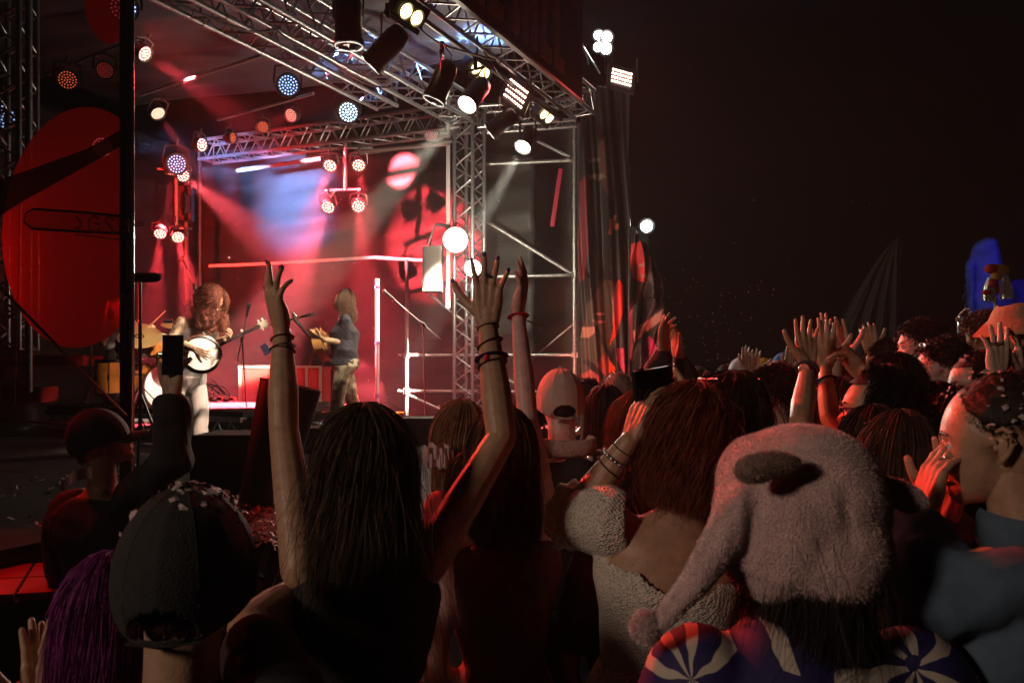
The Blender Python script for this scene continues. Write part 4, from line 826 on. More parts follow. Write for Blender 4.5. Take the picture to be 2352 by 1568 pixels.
# mic stands
def mic_stand(base, top, tip, label, head=True, z0=DECK, thick=.009):
    th = thing("mic_stand", label, "microphone stand", (base[0], base[1], z0)); B_ = Vector(base)
    ob("pole", G().tube((B_.x, B_.y, z0 + .02), top, thick, 8), blackm, th)
    for i in range(3): a = i * 2.09 + .4; ob("leg", G().tube((B_.x, B_.y, z0 + .18), (B_.x + .3 * math.cos(a), B_.y + .3 * math.sin(a), z0 + .012), .008, 6), blackm, th)
    d = (Vector(tip) - Vector(top)).normalized(); bk = Vector(top) - d * .28
    ob("boom", G().tube(bk, tip, .007, 8), mat("steel_boom", (.35, .34, .33), .35, .8), th); ob("clutch", G().ball(top, .028, 10, 8).tube(Vector(top) - d * .05, Vector(top) + d * .05, .018, 8), blackm, th)
    if head: m = ob("microphone", G().tube(tip, Vector(tip) + d * .13, .014, 10, .019), blackm, th); ob("mic_grille", G().ball(Vector(tip) + d * .15, .026, 12, 8), mat("mic_mesh", (.2, .2, .2), .4, .6, bump=.8, bscale=500), m)
    return th
b_ = P(978, 985, 9.5); t_ = P(972, 745, 9.5); mic_stand((b_.x, b_.y), t_, P(905, 688, 9.4), "empty microphone stand with boom pointing up left, right of the guitarist")
b_ = P(640, 1000, 9.0); t_ = P(660, 735, 9.0); mic_stand((b_.x, b_.y), t_, P(690, 728, 9.1), "microphone stand in front of the guitarist partly behind the raised forearm")
b_ = P(570, 990, 9.3); t_ = P(556, 775, 9.3); mic_stand((b_.x, b_.y), t_, P(566, 728, 9.3), "dark microphone stand behind the banjo head stock")
b_ = P(470, 990, 9.6); t_ = P(448, 660, 9.6); mic_stand((b_.x, b_.y), t_, P(430, 620, 9.6), "dim overhead microphone stand above the banjo player's back")
ob("boom_microphone", G().tube(P(378, 738, 9.5), P(398, 738, 9.5), .025, 10), chrome, label="silver microphone aimed at the rack tom", cat="microphone")
am = thing("audience_microphone", "black fluffy shotgun microphone on a thin stand beside the banner pole", "microphone", P(320, 1000, 4.6))
ob("windshield", G().caps([P(314, 637, 4.3), P(356, 637, 4.35)], .032, 16, flat=.8), mat("foam_black", (.01, .01, .01), .95, bump=.8, bscale=200), am); ob("pole", G().tube(P(321, 640, 4.5), P(323, 985, 4.5), .01, 8), blackm, am)
for a_ in (0, 2.1, 4.2): bp = P(323, 985, 4.5); ob("leg", G().tube(bp + Vector((0, 0, .2)), (bp.x + .25 * math.cos(a_), bp.y + .25 * math.sin(a_), DECK), .008, 6), blackm, am)
ob("yellow_clip", G().box(P(918, 949, 9.3), (.09, .04, .03)), mat("yellow_plastic", (.7, .45, .02), .5), label="small yellow plastic clip near the foot of the scaffold", cat="clip", smooth=False)
# tapered black confetti barrel on the apron
bl = thing("confetti_barrel", "tall tapered black barrel leaning on the confetti-covered apron", "barrel", P(592, 1215, 4.55))
top_c, bot_c = P(668, 884, 4.6), P(592, 1205, 4.55); ax_ = (top_c - bot_c).normalized(); Ln = (top_c - bot_c).length
M = ax_.to_track_quat('Z', 'Y').to_matrix(); R0, R1 = .125, .175
ob("barrel", G().lathe([(0, .0), (R0, 0), (R0 * 1.02, .03), (R1, Ln), (R1 * .96, Ln), (R0 * .9, .05), (0, .05)], 36).xf(M, bot_c), mat("gloss_black_barrel", (.006, .006, .008), .4, spec=.3), bl)
ob("rim", G().lathe([(R1 * .97, Ln - .004), (R1 * 1.02, Ln - .004), (R1 * 1.03, Ln + .006), (R1 * .97, Ln + .006)], 36).xf(M, bot_c), mat("worn_rim", (.3, .28, .28), .3), bl)
ob("base_ring", G().lathe([(R0 * 1.3, -.03), (R0 * 1.45, 0), (R0 * 1.3, .04), (R0, .05)], 30).xf(Matrix.Identity(3), bot_c + Vector((0, 0, -.02))), rubber, bl)
for a_ in (.1, .9, 5.6): ob("handle", G().sweep([bot_c + Vector((math.cos(a_) * .16, -.12 + math.sin(a_) * .05, .02)), bot_c + Vector((math.cos(a_) * .22, -.16 + math.sin(a_) * .05, .06)), bot_c + Vector((math.cos(a_) * .16, -.14 + math.sin(a_) * .05, .11))], .007, 8), chrome, bl)
# confetti drifts on the apron
g = G()
for i in range(3400):
    if i < 1700: u, v = 470 + rng.beta(2.2, 1.6) * 190, 0; s_, t_ = 0, 0; p = P(u, 1180 + rng.normal() * 12 + (u - 560) * -.06, 4.55)
    elif i < 2600: p = P(rng.uniform(590, 690), rng.uniform(1190, 1245), 4.2)
    else: s_ = rng.uniform(-.4, 6.5); p = S(s_, rng.uniform(-1.3 if s_ < 3.5 else .1, 2.2))
    k_ = (CAMZ - DECK) / max(.05, CAMZ - p.z) if i < 2600 else 1
    x_, y_ = (p.x * k_, p.y * k_) if i < 2600 else (p.x, p.y)
    if i < 2600: x_ += rng.normal() * .05; y_ += rng.normal() * .1
    c = np.array([x_, y_, DECK + .004 + abs(rng.normal()) * (.022 if i < 2600 else .003)]); nr = unit(np.array([0, 0, 1]) + rng.normal(size=3) * .5); x1 = unit(np.cross(nr, rng.normal(size=3))); y1 = np.cross(nr, x1); a = rng.uniform(.012, .022); b = a * .4
    g.add([c - x1 * a - y1 * b, c + x1 * a - y1 * b, c + x1 * a + y1 * b, c - x1 * a + y1 * b], [(0, 1, 2, 3)])
ob("confetti_litter", g, mat("confetti_pink_white", (.75, .55, .5), .6, noise=.4, nscale=30), kind='stuff', smooth=False)
g = G()
for i in range(260):
    c = np.array(tuple(P(rng.uniform(1500, 1780) if i < 90 else rng.uniform(500, 2100), rng.uniform(640, 830) if i < 90 else rng.uniform(450, 1000), rng.uniform(3.5, 8)))); x1 = unit(rng.normal(size=3)); y1 = unit(np.cross(x1, rng.normal(size=3))); a = .004
    g.add([c - x1 * a - y1 * a * .5, c + x1 * a - y1 * a * .5, c + x1 * a + y1 * a * .5, c - x1 * a + y1 * a * .5], [(0, 1, 2, 3)])
ob("falling_confetti", g, paper, kind='stuff', smooth=False)
# red-lit low platform at the lower left (four panels)
pl = thing("low_platform", "low platform of four red-lit panels with dark joints at the lower left", "platform", P(70, 1380, 3.2))
a0 = P(0, 1345, 3.2); zz = P(60, 1340, 3.4).z; ux, uy = unit((1, .22, 0)), unit((-.45, 1, 0)); c0 = np.array([P(58, 1336, 3.45).x, 3.45, zz]); pm = mat("red_gloss_panel", (.42, .03, .02), .35, noise=.2)
for i in (-1, 1):
    for j in (-1, 1): ob("panel", G().box(c0 + ux * i * .155 + uy * j * .14, (.295, .265, .03), (ux, uy, (0, 0, 1))), pm, pl, smooth=False)
ob("base", G().box((c0[0], c0[1], (zz - .02) / 2), (.5, .54, zz - .02), (ux, uy, (0, 0, 1))), blackp, pl, smooth=False)
spot("lamp_or_fill_light", (c0[0] - .5, c0[1] + .1, 2.9), (c0[0], c0[1], zz), (1, .02, .02), 60, 50, .6, .08)  # added red light over the platform panels; no lamp is modelled
# crowd barrier
cb = thing("crowd_barrier", "black crowd barrier running along the front of the stage", "barrier", (-.4, 4.2, 0))
q0, q1 = np.array(tuple(S(-3.0, -1.95))), np.array(tuple(S(7.5, -1.95))); dq = unit(q1 - q0)
ob("top_rail", G().tube(q0 + [0, 0, 1.08], q1 + [0, 0, 1.08], .025, 10), blackm, cb)
for i in range(9): c = q0 + (q1 - q0) * (i + .5) / 9; ob("barrier_panel", G().box(c + [0, 0, .54], (1.1, .02, 1.0), (dq, unit(np.cross((0, 0, 1), dq)), (0, 0, 1))), blackp, cb, smooth=False)

# ================================================================ SEE-THROUGH BANNER, upper left
sb = thing("printed_scrim", "see-through black banner printed with red discs hung on the pole at the left", "banner", S(0, 0.0, 0))
scrim = mat("black_scrim", (.012, .010, .010), .5, trans=((.55, .52, .52), .62)); redscr = mat("red_scrim_print", (.38, .012, .010), .45, trans=((.75, .06, .05), .5), tl=(.8, .02, .015), noise=.35, nscale=3, bump=.5, bscale=5); bandm = mat("black_print", (.008, .006, .006), .5, trans=((.3, .25, .25), .25)); pinkscr = mat("pale_print", (.32, .14, .13), .5, trans=((.6, .35, .35), .3), tl=(.5, .22, .22))
NS = np.array([.44, .898, 0])
def sp_(t, z, o=0): return S(-o, t, z)     # o: toward us
zc, tcn, Rr = 2.54, .45, .66
def poly(name, pts, m, o, par=sb):
    """flat print from an outline (t, z), fan filled"""
    V = [np.array(sp_(t, z, o)) for t, z in pts]; c = np.mean(V, 0); n_ = len(V); return ob(name, G().add(V + [c], None, [(i, (i + 1) % n_, n_) for i in range(n_)]), m, par, smooth=False)
poly("scrim_cloth", [(0.01, 1.45), (3.2, 1.45), (3.2, 6.5), (.01, 6.5)], scrim, 0)
cir = [(max(.012, tcn + Rr * math.cos(a)), zc + Rr * math.sin(a)) for a in np.linspace(0, 2 * math.pi, 72, endpoint=False)]
poly("red_disc", cir, redscr, .006)
poly("red_disc", [(max(.012, .13 + .26 * math.cos(a)), 3.84 + .34 * math.sin(a)) for a in np.linspace(0, 2 * math.pi, 48, endpoint=False)], redscr, .006)
def tz(u, v):
    k = (u - CU) / F; t = (-2 - k * 4.2) / (.898 + .44 * k); Y = 4.2 + .44 * t; return t, CAMZ + (HZ - v) / F * Y
poly("dark_stripe", [tz(*q) for q in [(300, 290), (200, 345), (60, 395), (0, 415), (0, 500), (60, 462), (190, 390), (270, 345), (312, 318)]], bandm, .012)
bar_ = [(68, 492), (82, 484), (200, 492), (308, 503), (308, 535), (190, 530), (80, 523), (64, 510)]
ob("dark_outline", G().sweep([sp_(*tz(*q), .012) for q in [(311, 500), (200, 489), (82, 481), (64, 491), (59, 510), (78, 526), (190, 533), (311, 538)]], .007, 6, r2=.001, ref=NS), bandm, sb); poly("pale_blade_print", [tz(*q) for q in bar_], pinkscr, .018)
def stroke(pts, w, name="painted_numeral"): ob(name, G().sweep([sp_(*tz(*p), .022) for p in pts], w, 6, r2=.001, ref=NS), mat("faint_grey_print", (.5, .4, .38), .6, trans=((.7, .6, .6), .2), tl=(.6, .4, .4)), sb)
stroke([(270, 507), (262, 500), (252, 504), (250, 512), (262, 522), (272, 540)], .008); stroke([(236, 502), (222, 498), (212, 508), (212, 522), (222, 534), (236, 530), (238, 516), (226, 516)], .008)
stroke([(182, 500), (192, 508), (194, 518), (188, 526), (180, 524)], .008); stroke([(180, 540), (240, 546), (284, 552)], .006)
bp0 = S(0, 0, 0)
ob("pole", G().tube((bp0.x, bp0.y - .01, .2), (bp0.x, bp0.y - .01, 7.0), .013, 10), chrome, sb); ob("pole_flange", G().box((bp0.x - .045, bp0.y + .03, 3.6), (.07, .02, 6.6)), blackm, sb, smooth=False)
for v in (95, 300, 516, 772): c = P(322, v, 4.19); ob("tie_ring", G().sweep([c + Vector((.025 * math.cos(a), -.01, .008 * math.sin(a))) for a in np.linspace(0, 6.28, 16)], .003, 6), chrome, sb)
for (u, v) in ((291, 443), (283, 680), (290, 530)): ob("eyelet", G().ball(P(u, v, 4.15), (.012, .005, .012), 12, 6), blackm, sb)
ob("seam", G().tube(sp_(*tz(52, 440), .014), sp_(*tz(40, 930), .014), .0015, 5), mat("seam_thread", (.5, .2, .2), .5), sb); ob("bottom_hem", G().tube(sp_(.0, 1.46, .01), sp_(3.2, 1.46, .01), .006, 6), mat("hem_rail", (.12, .1, .1), .4, .6), sb)
ob("stay_rope", G().tube(P(0, 660, 4.1), P(290, 955, 3.9), .008, 6), mat("dark_rope", (.05, .045, .045), .6), label="dark guy rope slanting across the foot of the see-through banner", cat="rope")
spot("lamp_or_fill_light", P(-260, 620, 7.0), P(260, 560, 9.6), (1, .015, .01), 8000, 42, .8, .15)  # assumed red lamp past the left edge, added to redden the haze
spot("lamp_or_fill_light", P(-75, 650, 5.15), P(20, 620, 4.45), (1, .015, .01), 170, 95, 1.0, .12)  # assumed red backlight added behind the scrim to make the disc glow
# left truss pole bits
truss("side_mast", P(30, 560, 7.5) + Vector((0, 0, -1.0)), P(30, -60, 7.5), .28, "dim truss mast behind the see-through banner at the left edge", "truss mast", up=(0, 1, 0))
ob("side_pole", G().tube(P(66, 900, 7.2), P(66, -40, 7.2), .03, 10), galv, label="grey pole seen through the banner near the left edge", cat="pole")
ob("back_case", G().box(P(120, 828, 10.6), (1.1, .5, .14)), casem, label="red case lid seen through the banner left of the drums", cat="case", smooth=False)
ob("back_case", G().box(P(70, 905, 10.4), (.5, .4, .2)), casem, label="lower red box seen through the banner at the left edge", cat="case", smooth=False)

# ================================================================ WING BANNERS on the right
def inpoly(x, y, pts):
    ins = np.zeros(len(x), bool); n_ = len(pts)
    for i in range(n_):
        (x0, y0), (x1, y1) = pts[i], pts[(i + 1) % n_]; c = ((y0 > y) != (y1 > y)) & (x < (x1 - x0) * (y - y0) / (y1 - y0 + 1e-12) + x0); ins ^= c
    return ins
def printed(name, fn, uvfn, nu, nv, base, prints, label, cat="banner", th=.004):
    """cloth grid with flat print: each print (outline in cloth coordinates, colour)"""
    g = G().grid(fn, nu, nv); V, Q, T_ = g.arr(); o = ob(name, (V, Q, T_), mat("printed_cloth", (.5, .5, .5), .6, bump=.25, bscale=90), label=label, cat=cat)
    cc = np.array([uvfn((i + .5) / nu, (j + .5) / nv) for i in range(nu) for j in range(nv)]); C = np.tile(np.array([*base, 1.0]), (len(cc), 1))
    for pts, c in prints: C[inpoly(cc[:, 0], cc[:, 1], pts)] = (*c, 1)
    at = o.data.color_attributes.new("print", 'FLOAT_COLOR', 'CORNER'); at.data.foreach_set("color", np.repeat(C, 4, 0).ravel().astype(np.float32)); shell(o, th); return o
pm_ = mat("printed_cloth", (.5, .5, .5), .6, bump=.25, bscale=90); nt = pm_.node_tree; vc = nd(nt, "ShaderNodeVertexColor"); vc.layer_name = "print"; nt.links.new(vc.outputs[0], nt.nodes["Principled BSDF"].inputs["Base Color"])
dk_, gr_, rd_, pk_, mg_, wn_ = (.014, .012, .011), (.16, .12, .09), (.5, .02, .015), (.45, .17, .14), (.35, .02, .09), (.16, .03, .03)
u0, u1, v0, v1 = 1330, 1446, 200, 900
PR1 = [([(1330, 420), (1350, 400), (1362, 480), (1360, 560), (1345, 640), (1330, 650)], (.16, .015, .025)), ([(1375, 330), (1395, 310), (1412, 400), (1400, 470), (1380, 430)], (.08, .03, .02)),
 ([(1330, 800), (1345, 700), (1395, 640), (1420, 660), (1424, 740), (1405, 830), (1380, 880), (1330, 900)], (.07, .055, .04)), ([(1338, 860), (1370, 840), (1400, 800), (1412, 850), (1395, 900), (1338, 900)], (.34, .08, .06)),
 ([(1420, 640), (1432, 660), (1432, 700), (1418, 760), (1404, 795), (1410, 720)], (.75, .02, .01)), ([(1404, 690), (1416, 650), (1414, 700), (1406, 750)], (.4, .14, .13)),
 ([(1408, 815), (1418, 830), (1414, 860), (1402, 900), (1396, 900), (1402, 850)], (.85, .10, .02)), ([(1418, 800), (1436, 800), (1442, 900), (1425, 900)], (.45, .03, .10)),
 ([(1395, 505), (1403, 505), (1405, 515), (1418, 515), (1418, 527), (1410, 530), (1406, 522), (1402, 540), (1395, 540)], (.6, .12, .07)), ([(1402, 495), (1410, 495), (1408, 512), (1404, 512)], (.6, .12, .07)),
 ([(1365, 718), (1390, 718), (1388, 725), (1366, 725)], (.5, .22, .18)), ([(1352, 735), (1392, 735), (1390, 742), (1372, 742), (1368, 755), (1362, 742)], (.45, .2, .16)), ([(1334, 752), (1362, 750), (1362, 765), (1352, 775), (1332, 775)], (.4, .18, .14)),
 ([(1350, 365), (1382, 360), (1382, 368), (1352, 374)], (.14, .1, .07)), ([(1352, 400), (1385, 398), (1390, 410), (1372, 412), (1352, 410)], (.16, .11, .08)),
 ([(1362, 750), (1370, 748), (1440, 860), (1440, 885)], (.01, .01, .01)), ([(1340, 830), (1348, 822), (1430, 895), (1410, 900)], (.012, .01, .01))]
YB = 11.3
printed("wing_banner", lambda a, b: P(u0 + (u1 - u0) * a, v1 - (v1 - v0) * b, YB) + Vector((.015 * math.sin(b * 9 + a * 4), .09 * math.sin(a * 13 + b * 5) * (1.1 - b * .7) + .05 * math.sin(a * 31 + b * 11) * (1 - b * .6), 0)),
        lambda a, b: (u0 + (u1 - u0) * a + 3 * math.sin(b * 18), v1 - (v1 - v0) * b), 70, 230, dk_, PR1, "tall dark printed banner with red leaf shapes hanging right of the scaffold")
u2, u3 = 1444, 1520
def edge_top(a): return 505 + 230 * a ** 1.6
def f2(a, b):
    vt = 505 + 60 * a ** .8; bul = 1 + .9 * math.sin(min(1, (1 - b) * 1.6) * math.pi) * .5; u = u2 + (60 * bul + (8 if b < .6 else 0)) * a * (1 - .55 * max(0, b - .55)); v = vt + (895 - vt) * (1 - b)
    return P(u, v, YB - .05) + Vector((0, .12 * math.sin(a * 9 + b * 8) * (1 - .5 * b) + .06 * math.sin(a * 20 - b * 13), 0))
def g2(a, b): vt = 505 + 60 * a ** .8; return (a, vt + (895 - vt) * (1 - b))
PR2 = [([(.05, 560), (.5, 555), (.6, 600), (.45, 650), (.2, 640), (.05, 620)], (.5, .03, .04)), ([(.1, 610), (.5, 605), (.5, 612), (.3, 614), (.3, 630), (.5, 632), (.5, 638), (.05, 636)], (.4, .2, .17)), ([(.6, 560), (.95, 600), (1, 660), (.7, 670), (.55, 640)], (.09, .08, .06)),
 ([(.1, 760), (.5, 740), (1, 700), (1, 725), (.6, 765), (.15, 785)], (.35, .16, .14)), ([(.4, 830), (.7, 770), (.95, 800), (.9, 880), (.6, 880)], (.42, .02, .12)), ([(0, 700), (.1, 690), (.12, 880), (0, 890)], (.2, .02, .04))]
printed("draped_banner", f2, g2, 50, 130, dk_, PR2, "draped printed banner with magenta and red patches gathered at the mast")
ob("banner_mast", G().tube(P(1445, 960, 11.3), P(1445, 375, 11.3), .018, 8), blackm, label="thin black mast between the two printed wing banners", cat="mast")
g = G()
for k in range(6): g.sweep([P(1447, 520 + 3 * k, 12), P(1465 + k, 532 + 4 * k, 12.0), P(1490, 545 + 5 * k, 12.0)], .012, 5, r2=.003)
ob("silver_flap", g, mat("silver_foil", (.6, .68, .66), .3, .7), label="crumpled silver flap glinting just below the single flood light", cat="foil flap")
ob("stay_cable", G().tube(P(1330, 92, 11), P(1378, 170, 11.2), .012, 6).sweep([P(1337, 100, 11), P(1350, 135, 11), P(1352, 150, 11)], .014, 5), mat("bright_cable", (.6, .7, .7), .3, .6), label="bright cable slanting below the cluster of flood lights", cat="cable")
ob("flood_mast", G().tube(P(1400, 900, 12.0), P(1400, 80, 12.0), .04, 8), blackm, label="black mast carrying the flood lights behind the wing banner", cat="mast")
ob("flood_mast", G().tube(P(1487, 900, 13.0), P(1487, 510, 13.0), .035, 8), blackm, label="black mast carrying the single flood light", cat="mast")
# far gauze sail
def fs(a, b):
    top = (2062, 545); ub = 1850 + 225 * a; w = (1 - b) ** .8; u = top[0] + (ub - top[0]) * w + (6 if a > .9 else 0); v = top[1] + (905 - top[1]) * (1 - b) + 12 * math.sin(a * 5) * w
    return P(u, v, 16) + Vector((0, .16 * math.sin(a * 26 + b * 2) * w + .07 * math.sin(a * 57) * w, 0))
o = ob("gauze_sail", G().grid(fs, 110, 40), mat("gauze", (.26, .24, .19), .8, bump=.3, bscale=60, trans=((.9, .9, .9), .6)), label="thin gauze sail gathered to a point, pleated and hanging in the dark behind the crowd", cat="sail cloth"); shell(o, .004)
spot("lamp_or_fill_light", (1.5, 11.5, 6.2), P(2020, 720, 16), (1, .95, .8), 60, 45, .6, .2)
# blue-lit inflatable far right and the doll on a stick
bi = thing("blue_lit_sculpture", "tall rounded sculpture lit deep blue at the right edge behind the crowd", "sculpture", P(2290, 880, 14))
bm_ = mat("blue_fabric", (.12, .16, .6), .7, noise=.5, nscale=3, bump=.5, bscale=6)
gg = G().caps([P(2300, 900, 14.3), P(2280, 700, 14.2), P(2262, 570, 14.1)], [.5, .36, .2], 24).caps([P(2352, 900, 14.4), P(2340, 690, 14.3)], [.45, .34], 24).caps([P(2245, 760, 14.2), P(2238, 610, 14.1)], [.12, .1], 16)
V, Q, T_ = remesh(gg, .05, 3); ob("body", (wob(V, .03, 3, 4), Q, T_), bm_, bi)
g = G()
for i in range(46): a = rng.uniform(0, 1); c = P(2228 + rng.normal() * 4, 590 + 190 * a, 14.0); g.sweep([c, c + Vector((-.06, -.02, -.05)), c + Vector((-.07, -.02, -.14))], [.02, .014, .003], 5, r2=.004)
ob("fringe", g, mat("teal_fringe", (.08, .2, .25), .6), bi, kind='stuff')
bl_ = spot("lamp_or_fill_light", P(2330, 480, 12.2), P(2290, 680, 14.2), (.03, .06, 1), 45, 50, .5, .1)  # assumed blue light on the sculpture, from an unseen lamp
dl = thing("doll_on_stick", "small doll in a shiny white cape held up on a wooden stick at the right", "doll", P(2285, 730, 7))
dY = 7.0; fur = mat("red_plush", (.6, .02, .02), .8, bump=.6, bscale=120)
ob("stick", G().tube(P(2279, 790, dY), P(2287, 680, dY), .010, 8), mat("pale_wood", (.55, .4, .25), .6), dl)
ob("head", G().ball(P(2290, 632, dY), (.05, .05, .055), 16, 10), mat("yellow_brown_plush", (.4, .22, .05), .8, bump=.6, bscale=120), dl)
ob("body", G().caps([P(2284, 648, dY), P(2283, 668, dY)], [.035, .045], 12), fur, dl)
g = G()
for i in range(170): d = unit(rng.normal(size=3)); 
for i in range(170):
    d = unit(rng.normal(size=3) + [0.2, 0, .7]); c = np.array(tuple(P(2294, 622, dY))) + d * [.075, .06, .045]; g.ball(c, .014, 6, 4)
ob("curly_wig", g, mat("orange_wig", (.55, .2, .03), .8), dl, kind='stuff')
ob("red_cap", G().ball(P(2276, 617, dY - .04), (.055, .05, .042), 14, 10), fur, dl); ob("red_shoe", G().caps([P(2262, 672, dY - .05), P(2274, 671, dY - .05)], .022, 12), fur, dl); ob("red_collar", G().ball(P(2279, 650, dY - .06), (.035, .03, .04), 12, 8), fur, dl)
for sd, c0_ in ((-1, 2268), (1, 2300)):
    ob("shiny_cape", G().grid(lambda a, b: P(c0_ + (a - .5) * (12 + 18 * (1 - b)) + sd * (1 - b) * 6, 690 - 52 * b - 6 * a * (1 if sd > 0 else -1), dY) + Vector((0, -.045 + .02 * math.sin(a * 22 + b * 3), 0)), 24, 10), mat("iridescent_film", (.62, .58, .55), .18, .5, bump=.5, bscale=60), dl)
# ================================================================ MUSICIANS
H_short = dict(style='short', length=.035, n=1500, w=.0016)
ban = person("long-haired banjo player in a white tank top and white trousers, head bowed", (487, 692, 7.6), yaw=-112, pitch=-38, skin_='tan', hair=dict(style='long', length=.24, n=1500, curl=.014, messy=.012, vol=1.04, face_open=14, freq=40, w=.0045), s=1.08, hcol='chest',
  top='white', top_kind='tank', bottom='cream', byaw=-128, lean=(0, -.22), arms=[dict(s=1, e=(394, 778, 7.45), w=(447, 802, 7.25), h=dict(tip=(482, 818, 7.2), n=(.2, .9, -.3), curl=(45, 45, 50, 55), side=1, sc=.85)),
  dict(s=-1, e=(488, 792, 7.75), w=(516, 778, 7.5), h=dict(tip=(548, 758, 7.35), n=(0.3, -.8, .5), curl=(70, 75, 78, 80), side=-1))], gz=DECK, vox=.012, group="musicians on the stage", legpose={1: (.02, -.05), -1: (.05, .12)})
def inked(pr, side, segs, n=26):
    a = next(q for q in pr['arms'] if q[0] == side); g = G(); inkm = mat("tattoo_ink", (.03, .03, .035), .5)
    for i in range(n):
        f = rng.uniform(*segs); L_ = a[1]; k_ = f * 4; j = min(3, int(k_)); c = L_[j] + (L_[j + 1] - L_[j]) * (k_ - j); r = a[2][j] + (a[2][j + 1] - a[2][j]) * (k_ - j); d = unit(L_[j + 1] - L_[j])
        tc_ = unit(-c + np.array([0, 0, CAMZ])); x = unit(tc_ - d * (tc_ @ d)); y = np.cross(d, x); a0 = rng.uniform(-1.1, 1.1); ln = rng.uniform(.3, .9)
        pts = [c + d * (t * .03 * math.sin(i) + .008 * math.sin(t * 5 + i)) + (x * math.cos(a0 + t * ln) + y * math.sin(a0 + t * ln)) * (r + .0012) for t in np.linspace(0, 1, 7)]; g.sweep(pts, .0022, 4, r2=.001)
    ob("tattoo", g, inkm, pr['th'], kind='stuff')
inked(ban, 1, (.1, .42), 40)
bj = thing("banjo", "banjo with a white round head held by the long-haired player", "banjo", P(463, 812, 7.3))
bc = P(463, 812, 7.38); bn = Vector((.42, -.88, .12)).normalized(); nk = (P(573, 748, 7.15) - bc); nk = (nk - bn * nk.dot(bn)).normalized(); M = np.array([nk, bn.cross(nk), bn]).T; rb_ = .165
ob("head", G().lathe([(0, .004), (rb_ * .93, .003), (rb_ * .93, -.01)], 40).xf(M, bc), mat("banjo_skin", (.72, .68, .62), .5, noise=.12, nscale=8), bj)
ob("resonator", G().lathe([(0, -.1), (rb_ * .9, -.09), (rb_ * 1.12, -.05), (rb_ * 1.12, -.03), (rb_ * .98, -.025), (rb_ * .93, -.01)], 40).xf(M, bc), mat("dark_maple", (.10, .035, .02), .25, coat=.6), bj)
ob("tension_hoop", G().lathe([(rb_ * .93, .004), (rb_ * .95, .012), (rb_ * .99, .010), (rb_ * 1.0, -.012), (rb_ * .93, -.012)], 40).xf(M, bc), chrome, bj)
g = G()
for i in range(24): a = i * math.pi / 12; g.tube((rb_ * 1.02 * math.cos(a), rb_ * 1.02 * math.sin(a), .012), (rb_ * 1.03 * math.cos(a), rb_ * 1.03 * math.sin(a), -.04), .004, 6)
ob("bracket_hooks", g.xf(M, bc), chrome, bj)
ob("neck", G().box((.37, 0, .004), (.44, .034, .02)).xf(M, bc), mat("ebony_neck", (.05, .03, .025), .35), bj, smooth=False)
g = G(); 
for i in range(12): g.box((.19 + .36 * (1 - .9 ** i) / .75, 0, .0155), (.002, .034, .002))
ob("frets", g.xf(M, bc), chrome, bj, smooth=False)
ob("headstock", G().box((.625, 0, .002), (.09, .062, .014)).xf(M, bc), mat("ivory_headstock", (.6, .55, .42), .4), bj, smooth=False)
for i, (x, y) in enumerate(((.60, .045), (.64, .045), (.60, -.045), (.64, -.045), (.42, .032))): ob("tuning_peg", G().ball((x, y, .004), (.012, .014, .008), 10, 6).tube((x, y * .5, 0), (x, y, 0), .003, 6).xf(M, bc), mat("pearl_peg", (.75, .7, .6), .3), bj)
g = G()
for i in range(5): g.tube((-.11, -.012 + i * .006, .016), (.6, -.010 + i * .005, .019), .0007, 4)
ob("strings", g.xf(M, bc), chrome, bj); ob("bridge", G().box((-.03, 0, .010), (.006, .07, .014)).xf(M, bc), mat("maple_bridge", (.3, .2, .1), .5), bj, smooth=False); ob("tailpiece", G().box((-.12, 0, .012), (.05, .03, .006)).xf(M, bc), chrome, bj, smooth=False)

camo = mat("camouflage_cloth", (.42, .36, .24), .8, noise=0, nscale=17, bump=.5, bscale=14, base2=(.10, .075, .04))
gt = person("moustached guitarist with long straight hair, charcoal T-shirt and camouflage trousers, in profile", (787, 692, 9.2), yaw=97, pitch=8, skin_='tan', hair=dict(style='long', length=.21, n=1500, messy=.006, face_open=66, w=.0026, vol=1.13), hcol='lbrown', top='char', top_kind='tee', bottom=camo,
  byaw=104, face=True, moust='dark', smile=1, arms=[dict(s=-1, e=(797, 792, 9.1), w=(742, 778, 8.95), h=dict(tip=(704, 764, 8.9), n=(0, .5, .8), curl=(50, 50, 55, 60), side=1, thumb=1.2)), dict(s=1, e=(760, 800, 9.5), w=(722, 806, 9.3), h=dict(tip=(706, 832, 9.2), n=(.8, .5, 0), curl=(40, 45, 50, 55), side=1))],
  gz=DECK, group="musicians on the stage", vox=.012, legpose={-1: (.0, .1), 1: (0, -.22)}, width=1.12, fat=1.35)
inked(gt, -1, (.55, .85), 30)
gr = thing("acoustic_guitar", "honey-coloured acoustic guitar seen from its side in the guitarist's hands", "guitar", P(728, 790, 9.1))
gc = P(728, 790, 9.12); gnk = (P(672, 716, 8.3) - P(716, 768, 8.9)).normalized(); gnn = Vector((-.86, -.5, 0)); gnn = (gnn - gnk * gnn.dot(gnk)).normalized(); M = np.array([gnk, gnn.cross(gnk), gnn]).T
t = np.linspace(0, 2 * math.pi, 60, endpoint=False); rr = np.array([.2 * (1 - .18 * math.cos(a)) - .055 * math.exp(-((abs(math.sin(a)) - .98) / .12) ** 2) for a in t]); Ot = np.stack([rr * 1.22 * np.cos(t), rr * .98 * np.sin(t)], 1)
